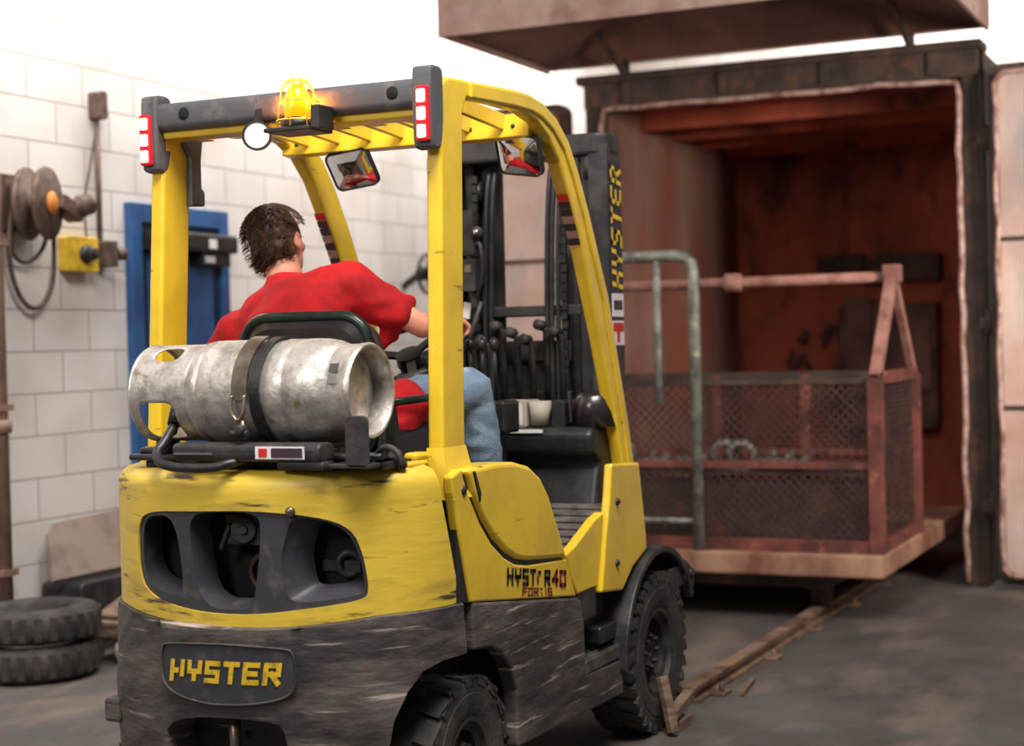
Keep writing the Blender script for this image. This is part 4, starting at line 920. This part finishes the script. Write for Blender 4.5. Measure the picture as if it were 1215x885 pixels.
m = MB(); m.tube([(1.94, .205, 1.56), (1.94, .25, 1.44), (1.94, .27, 1.38)], .010, 8); slide(m); O('valve_hose', m, 'dark', ms)
m = MB(); m.lathe([(0, .014), (.010, .010), (.013, 0)], (1.898, .198, 1.82), (-1, -.3, 0), 12); m.cbox((1.894, .235, 1.685), (.004, .026, .026)); slide(m); O('valve_fitting', m, 'chrome', ms)
m = MB(); m.cbox((1.955, .275, 1.53), (.004, .032, .06), Matrix.Rotation(.15, 3, 'X')); slide(m); O('tag', m, 'lab_white', ms)
m = MB()
for z in (1.14, 1.33): m.box((2.02, -.25, z), (2.06, .25, z + .08))
m.box((2.06, -.25, .7), (2.075, .25, 1.36)); O('carriage', m, 'dark', ms, bevel=.006)
for k in range(7):
    y = -.17 + k * .06; m = MB(); z = 1.42 + .03 * math.sin(k * 2.1); m.tube([(1.98, y, 1.10), (1.97, y, z), (1.95, y + .015, z + .02)], .013, 10); m.lathe([(0, -.02), (.02, -.02), (.02, .02), (0, .02)], (1.95, y + .015, z + .02), (-1, .2, .2), 10); O('hydraulic_fitting', m, 'rim', ms)
m = MB(); m.lathe([(0, 0), (.022, 0), (.022, .08), (0, .08)], (1.99, -.29, 2.0), seg=14); m.lathe([(0, 0), (.018, 0), (.018, .10), (0, .10)], (1.985, -.235, 1.98), seg=14); O('mast_stop', m, 'rim', ms)
# maker's name up the right side of the mast, with warning labels under it
m = MB(); m.box((1.972, -MW - .0015, 1.30), (2.098, -MW, 2.06)); O('mast_decal', m, pm('navy_decal', (26, 28, 46), .5), ms)
m = MB(); letters(m, 'HYSTER', lambda u, v: V((2.092 - v, -MW - .0035, 1.59 + u)), .062, .108, .0145, .0165, .12); O('mast_lettering', m, pm('bright_yellow_lettering', (244, 204, 44), .5), ms)
for z0, z1 in ((1.49, 1.575), (1.385, 1.475)):
    m = MB(); m.box((1.98, -MW - .0030, z0), (2.095, -MW - .0010, z1)); O('mast_label', m, 'lab_white', ms)
m = MB(); m.box((1.995, -MW - .0040, 1.515), (2.08, -MW - .0020, 1.55)); O('label_print', m, 'lab_dark', ms)
m = MB(); m.box((1.985, -MW - .0040, 1.435), (2.09, -MW - .0020, 1.468)); m.box((2.02, -MW - .0040, 1.395), (2.05, -MW - .0020, 1.436)); O('label_print', m, 'lab_red', ms)

# ---------------------------------------------------------------- gas bottle bracket
m = MB(); m.box((.10, -.46, 1.08), (.26, .30, 1.100)); m.box((.14, -.30, 1.10), (.22, -.16, 1.135)); m.cbox((.10, -.255, 1.088), (.10, .15, .016)); m.tube([(.10, -.46, 1.115), (.10, .20, 1.115)], .012, 8); br = O('bottle_bracket', m, 'black', T, bevel=.005)
m = MB(); m.rbox((.0, -.33, 1.105), (.08, .135, 1.155), 1, .018); m.box((.01, -.335, 1.085), (.07, -.19, 1.108)); O('bracket_arm', m, 'dark', br, bevel=.008)
m = MB(); m.box((-.0030, -.285, 1.114), (.0, -.135, 1.147)); O('arm_label', m, 'lab_white', br)
m = MB(); m.box((-.0050, -.280, 1.118), (-.0030, -.185, 1.143)); O('arm_label', m, 'lab_dark', br)
m = MB(); m.box((-.0050, -.172, 1.120), (-.0030, -.146, 1.142)); O('arm_label', m, 'lab_red', br)
m = MB(); m.box((-.0035, .0, 1.124), (-.0, .125, 1.130)); O('arm_strip', m, 'chrome', br)
m = MB(); m.prism(rrect(-.455, 1.09, -.385, 1.225, .016, 4), 0, .035, .043); m.prism([(-.455, 1.088), (-.33, 1.088), (-.33, 1.10), (-.455, 1.10)], 0, .035, .25); O('end_stop', m, 'dark', br, bevel=.003)
m = MB(); m.box((.08, .19, 1.100), (.30, .345, 1.118)); m.rbox((.10, .23, 1.115), (.24, .33, 1.135), 2, .02); m.lathe([(0, 0), (.035, 0), (.035, .03), (.02, .04), (0, .04)], (.18, .28, 1.12), seg=16); O('latch_block', m, 'black', T, bevel=.008)
m = MB(); m.tube([(.10, -.475 + .042 * math.cos(a * PI / 12), 1.085 + .055 * math.sin(a * PI / 12)) for a in range(0, 13)], .009, 8); m.tube([(.2, -.46, 1.08), (.17, -.455, 1.12)], .018, 8); O('hose_loop', m, 'rim', T)
m = MB(); m.rbox((.22, -.475, 1.072), (.33, -.40, 1.092), 2, .015); m.rbox((.27, -.47, 1.092), (.34, -.425, 1.112), 2, .012); O('hinge_block', m, 'yellow', T, bevel=.008)
tx, tz = .17, 1.285
m = MB(); R0 = .146; aa = [math.radians(a) for a in range(-60, 241, 6)]
yc, wd_ = -.118, .030
pts = [[V((tx + math.cos(a) * (R0 + k), yc + s_ * wd_ / 2, tz + math.sin(a) * (R0 + k))) for a in aa] for k, s_ in ((0, -1), (.004, -1), (.004, 1), (0, 1))]
for i in range(len(aa) - 1):
    for k in range(4): m.poly([pts[k][i], pts[k][i + 1], pts[(k + 1) % 4][i + 1], pts[(k + 1) % 4][i]])
O('strap', m, 'black', br)
m = MB(); aa = [math.radians(a) for a in range(104, 187, 2)]
for i in range(len(aa) - 1):
    q = [V((tx + math.cos(a) * r, y, tz + math.sin(a) * r)) for a in aa[i:i + 2] for r in (.150, .157) for y in (-.100, -.052)]
    for f in ((0, 1, 3, 2), (4, 6, 7, 5), (0, 4, 5, 1), (2, 3, 7, 6), (0, 2, 6, 4), (1, 5, 7, 3)): m.poly([q[j] for j in f])
O('latch_plate', m, 'strap', br, bevel=.002)
m = MB(); ly = -.076; m.tube(smooth_loop([(tx - .160, ly - .020, tz - .005), (tx - .164, ly - .022, tz - .05), (tx - .162, ly, tz - .075), (tx - .164, ly + .022, tz - .05), (tx - .160, ly + .020, tz - .005)], 2, False), .005, 8); m.tube([(tx - .158, ly - .01, tz - .07), (tx - .15, ly - .015, tz - .12)], .006, 8); O('latch_ring', m, 'strap', br)
m = MB(); m.cbox((tx - .150, ly + .005, tz - .095), (.02, .05, .022)); m.lathe([(0, -.012), (.014, -.012), (.014, .012), (0, .012)], (tx - .165, ly - .01, tz - .095), (-1, 0, 0), 8); m.lathe([(0, -.028), (.010, -.028), (.010, .028), (0, .028)], (tx - .158, ly, tz - .105), (0, 1, 0), 10); O('latch_bolt', m, 'dark', br, bevel=.002)

# ================================================================== GAS BOTTLE
P_ = thing('gas_bottle', 'dented aluminium gas bottle strapped on its side behind the driver', 'gas bottle', (tx, 0, 1.14))
m = MB()
m.lathe([(0, -.352), (.06, -.350), (.10, -.338), (.116, -.325), (.128, -.318), (.137, -.295), (.1415, -.265), (.1425, -.24), (.1425, -.205), (.140, -.200), (.140, -.192), (.1425, -.187), (.1425, -.150), (.1395, -.145), (.1395, -.085), (.1425, -.08), (.1425, .065), (.139, .07), (.139, .078), (.1425, .084), (.140, .10), (.128, .130), (.095, .155), (.04, .168), (.03, .19), (0, .19)], (tx, 0, tz), (0, 1, 0), 96)
for v in m.bm.verts:
    n = noise.noise(v.co * 13) * .0016 + noise.noise(v.co * 34) * .0006; d = V((v.co.x - tx, 0, v.co.z - tz))
    if d.length > .05: v.co += d.normalized() * n
O('bottle_body', m, 'alu', P_, smooth=60)
m = MB(); m.lathe([(.112, -.32), (.113, -.382), (.117, -.392), (.124, -.393), (.1285, -.386), (.1275, -.375), (.1245, -.37), (.1255, -.31)], (tx, 0, tz), (0, 1, 0), 64); O('foot_ring', m, 'alu', P_, smooth=50)
m = MB()
for a in (150, 164): a = math.radians(a); m.cbox((tx + math.cos(a) * .1275, -.345, tz + math.sin(a) * .1275), (.003, .03, .026), Matrix.Rotation(-a, 3, 'Y'))
O('spec_plate', m, 'chrome', P_)
# collar with four cut-outs
RC = .130
def colf(u, v): a = u / RC; return V((tx + RC * math.cos(a), v, tz + RC * math.sin(a)))
holes = []
for a0, a1, y0, y1 in ((190, 246, .155, .272), (112, 138, .158, .245), (20, 60, .155, .250), (296, 345, .155, .250)):
    holes.append(rrect(math.radians(a0) * RC, y0, math.radians(a1) * RC, y1, .026, 5))
m = mapped([(0, .112), (2 * PI * RC - 1e-4, .112), (2 * PI * RC - 1e-4, .300), (0, .300)], holes, colf, .013); bmesh.ops.remove_doubles(m.bm, verts=m.bm.verts, dist=.0006)
O('collar', m, 'alu', P_, solid=.004)
m = MB(); m.tube([(tx + RC * math.cos(a * PI / 24), .300, tz + RC * math.sin(a * PI / 24)) for a in range(48)], .006, 8, closed=True); O('collar_rim', m, 'alu', P_)
m = mapped(rrect(math.radians(144) * RC, .172, math.radians(182) * RC, .200, .002, 2), [], lambda u, v: V((tx + (RC + .002) * math.cos(u / RC), v, tz + (RC + .002) * math.sin(u / RC))), .012); O('collar_label', m, 'lab_dark', P_)
m = MB(); m.lathe([(.03, .165), (.03, .19), (.02, .20), (.02, .23), (.028, .235), (.028, .255), (0, .255)], (tx, 0, tz), (0, 1, 0), 18); m.tube([(tx, .215, tz), (tx - .05, .20, tz - .05)], .014, 10); O('valve', m, 'strap', P_)
m = MB(); m.tube([(tx - .05, .195, tz - .02), (tx - .09, .185, tz - .085)], .018, 12); m.lathe([(.011, 0), (.014, .004), (.014, .02), (.011, .024)], (tx - .092, .184, tz - .088), (-.45, -.05, -.9), 12); O('hose_coupling', m, 'black', T)
m = MB(); m.tube(smooth_loop([(tx - .092, .184, tz - .088), (tx - .125, .19, tz - .13), (tx - .165, .195, 1.125), (tx - .19, .15, 1.092), (tx - .19, .0, 1.088), (tx - .18, -.05, 1.10), (tx - .13, -.075, 1.11)], 3, False), .013, 12); O('gas_hose', m, 'black', T)

# ================================================================== DRIVER
D = thing('person', 'driver in a red T-shirt and jeans leaning left in the forklift seat', 'person', (.85, .15, 1.16))
pel = V((.74, .12, 1.19)); chest = V((.86, .27, 1.45)); neck = V((.925, .345, 1.615))
shR = V((.95, .125, 1.59)); shL = V((.92, .525, 1.455))
elR = V((1.06, -.075, 1.465)); haR = V((1.205, -.045, 1.475))
elL = V((1.02, .71, 1.31)); haL = V((1.27, .50, 1.34))
hd = V((.965, .405, 1.745))
# head frame: up axis tilted left, facing forward and slightly right
up_ = V((.04, .26, 1)).normalized(); fw_ = V((1, .06, -.05)); fw_ = (fw_ - up_ * fw_.dot(up_)).normalized(); lf_ = up_.cross(fw_)
HM = Matrix((fw_, lf_, up_)).transposed()
def hp_(x, y, z): return hd + HM @ V((x, y, z))
prims = [('e', hp_(0, 0, .015), (.094, .075, .102), HM), ('e', hp_(.022, 0, -.045), (.070, .060, .075), HM), ('e', hp_(.055, 0, -.088), (.026, .028, .022), HM),
         ('c', hp_(-.02, 0, -.04), neck + V((-.015, -.015, -.02)), .056, .062),
         ('c', hp_(.088, 0, .015), hp_(.108, 0, -.022), .008, .013), ('e', hp_(.098, 0, -.024), (.014, .018, .009), HM),
         ('e', hp_(.082, 0, .035), (.014, .052, .010), HM), ('e', hp_(.088, 0, -.052), (.010, .024, .006), HM), ('e', hp_(.086, 0, -.062), (.009, .020, .006), HM)]
for s in (-1, 1):
    prims += [('e', hp_(-.008, s * .080, -.008), (.018, .008, .032), HM @ Matrix.Rotation(s * .3, 3, 'Z')), ('e', hp_(-.006, s * .078, -.032), (.009, .007, .011), HM), ('e', hp_(.06, s * .045, -.015), (.022, .020, .020), HM)]
# torso and arms under the clothes
prims += [('c', pel, chest, .11, .12), ('c', chest, neck - V((0, 0, .06)), .11, .07), ('c', shR, shL, .055, .055),
          ('c', shR, elR, .050, .040), ('c', elR, elR.lerp(haR, .35), .041, .040), ('c', elR.lerp(haR, .35), haR, .040, .026),
          ('c', shL, elL, .050, .040), ('c', elL, elL.lerp(haL, .35), .041, .040), ('c', elL.lerp(haL, .35), haL, .040, .026)]
def hand(w0, dirn, palm_n, curl, side):
    """palm and five separate bent fingers; dirn along the hand, palm_n out of the palm"""
    d = V(dirn).normalized(); n = V(palm_n); n = (n - d * n.dot(d)).normalized(); x = d.cross(n) * side
    out = [('c', w0, w0 + d * .03, .024, .022)]
    for k in range(4): out.append(('c', w0 + d * .02 + x * (.012 - .008 * k), w0 + d * .085 + x * (.033 - .022 * k), .015, .0115))
    for k, ln in enumerate((.070, .078, .072, .058)):
        p = w0 + d * .088 + x * (.034 - .0225 * k); a = 0
        for j, f in enumerate((.44, .31, .25)):
            a += curl; q = p + (d * math.cos(a) + n * math.sin(a)) * ln * f; out.append(('c', p, q, .0092 - j * .0008, .0088 - j * .0009)); p = q
    p = w0 + d * .030 + x * .028; q = p + (d * .7 + x * .75 + n * .35).normalized() * .038; r = q + (d * .85 + n * .6 + x * .1).normalized() * .030
    out += [('c', p, q, .013, .0105), ('c', q, r, .0102, .0088)]
    return out
dR = (haR - elR).normalized(); dL = (haL - elL).normalized()
prims += hand(haR + dR * .01, V((.8, -.75, .1)), (.15, .1, -1), .85, 1)
prims += hand(haL + dL * .01, dL, (.1, .1, -1), .7, -1)
# feet/ankle end inside the boots
O('body', blob(prims, .0055, 3), 'skin', D)
for s in (-1, 1):
    m = MB(); c = hp_(.076, s * .030, .012); bmesh.ops.create_uvsphere(m.bm, u_segments=16, v_segments=10, radius=.0125, matrix=Matrix.Translation(c)); ey = O('eye', m, 'eye', D, smooth=80)
    m = MB(); m.lathe([(0, .0025), (.005, .0015), (.006, 0)], c + fw_ * .0115, fw_, 14); O('iris', m, 'iris', ey)
# shirt
neck_s = neck + V((-.01, -.01, -.035))
sleeveR = shR.lerp(elR, .64); sleeveL = shL.lerp(elL, .88)
pr = [('c', pel, chest, .150, .158), ('c', chest, neck_s, .150, .080), ('c', shR + V((0, .05, -.03)), shL + V((0, -.05, -.01)), .085, .085), ('e', (.885, .30, 1.50), (.115, .215, .125), Matrix.Rotation(-.24, 3, 'X')), ('c', neck + V((-.02, -.03, -.045)), shR + V((0, 0, .012)), .062, .068), ('c', neck + V((-.02, .04, -.06)), shL + V((0, 0, .0)), .062, .066),
      ('c', shR, sleeveR, .080, .058), ('c', sleeveR + V((0, .01, .03)), sleeveR + V((0, .055, -.105)), .036, .016), ('c', sleeveR + V((.03, -.015, .02)), sleeveR + V((.02, .03, -.08)), .034, .018), ('c', sleeveR + V((0, 0, .0)), sleeveR + V((0, .045, -.085)), .045, .022), ('c', shL, sleeveL, .080, .072),
      ('c', neck_s, neck + V((-.005, .0, -.018)), .078, .062), ('e', (.87, -.085, 1.215), (.17, .105, .085), None), ('e', (.80, -.14, 1.14), (.08, .04, .07), None)]
O('shirt', blob(pr, .009, 5, .016, 5.0, (1, .9, 1.9)), 'red', D)
# jeans
kR = V((1.075, -.225, 1.255)); aR = V((1.19, -.235, .86)); kL = V((1.10, .26, 1.24)); aL = V((1.25, .24, .86)); hR = V((.78, .0, 1.18)); hL = V((.78, .22, 1.18))
pr = [('c', hR, hL, .11, .11), ('c', hR, kR + V((-.02, 0, 0)), .088, .074), ('c', kR, kR.lerp(aR, .4) + V((0, 0, 0)), .070, .078), ('c', kR.lerp(aR, .4), aR, .078, .058), ('e', kR + V((.02, 0, .0)), (.065, .07, .07), None),
      ('c', hL, kL, .10, .074), ('c', kL, kL.lerp(aL, .4), .070, .076), ('c', kL.lerp(aL, .4), aL, .076, .058)]
O('jeans', blob(pr, .010, 5, .010, 8, (1, 1, 1.6)), 'denim', D)
for a in (aR, aL):
    pr = [('c', a + V((0, 0, .03)), a + V((.01, 0, -.06)), .050, .045), ('c', a + V((-.02, 0, -.072)), a + V((.14, 0, -.08)), .042, .036), ('e', a + V((.10, 0, -.075)), (.09, .045, .034), None)]
    O('boot', blob(pr, .008, 4), 'black', D)
# hair: cap plus strands combed down and back, thin on top
hairp = [('e', hp_(-.012, 0, .030), (.098, .084, .100), HM), ('e', hp_(-.040, 0, -.022), (.066, .076, .078), HM), ('e', hp_(-.058, 0, -.062), (.034, .048, .032), HM)]
cap = blob(hairp, .006, 3, .004, 14)
for v in list(cap.bm.verts):
    l = HM.transposed() @ (v.co - hd)
    if (l.x > .048 and l.z < .075) or (l.x > .0 and l.z < -.01): cap.bm.verts.remove(v)
ho = O('hair', cap, 'hair', D)
m = MB(); rnd = random.Random(7)
for k in range(4200):
    th = rnd.uniform(0, 2 * PI); ph = math.acos(rnd.uniform(-.92, 1)); d = V((math.sin(ph) * math.cos(th), math.sin(ph) * math.sin(th), math.cos(ph)))
    if d.x > .45 and d.z < .75: continue
    if d.x > .05 and d.z < .05: continue
    if d.z < -.3 and d.x > -.15: continue
    if abs(d.y) > .7 and d.x > -.4 and -.4 < d.z < .1: continue
    base = V((-.012 + d.x * .098, d.y * .084, .030 + d.z * .100)) if (d.z > .15 or (d.z > -.25 and rnd.random() < .5)) else V((-.030 + d.x * .078, d.y * .076, -.005 + d.z * .095))
    base = V((-.01, 0, .01)) + (base - V((-.01, 0, .01))) * 1.045
    crown = V((-.05, .0, 1)); t = (d - crown.normalized() * d.dot(crown.normalized()))
    t = (t.normalized() if t.length > .05 else V((1, 0, 0))) + V((rnd.uniform(-.35, .35), rnd.uniform(-.35, .35), -.25))
    t.normalize(); ln = rnd.uniform(.018, .032); p = base; pts = [p]
    for j in range(3):
        p = p + t * ln / 3 + d * (.0012 if j < 1 else -.0016); t = (t + V((0, 0, -.18))).normalized(); pts.append(p)
    W = rnd.uniform(.0014, .003)
    sd = t.cross(d).normalized() * W
    P4 = [hd + HM @ q for q in pts]; S4 = HM @ sd; N4 = HM @ (d * .0016)
    for i in range(3):
        w0 = 1 - i / 3; w1 = 1 - (i + 1) / 3.1
        m.poly([P4[i] - S4 * w0 + N4, P4[i] + S4 * w0, P4[i + 1] + S4 * w1, P4[i + 1] - S4 * w1 + N4])
O('hair_strands', m, 'hair', ho)['kind'] = 'stuff'
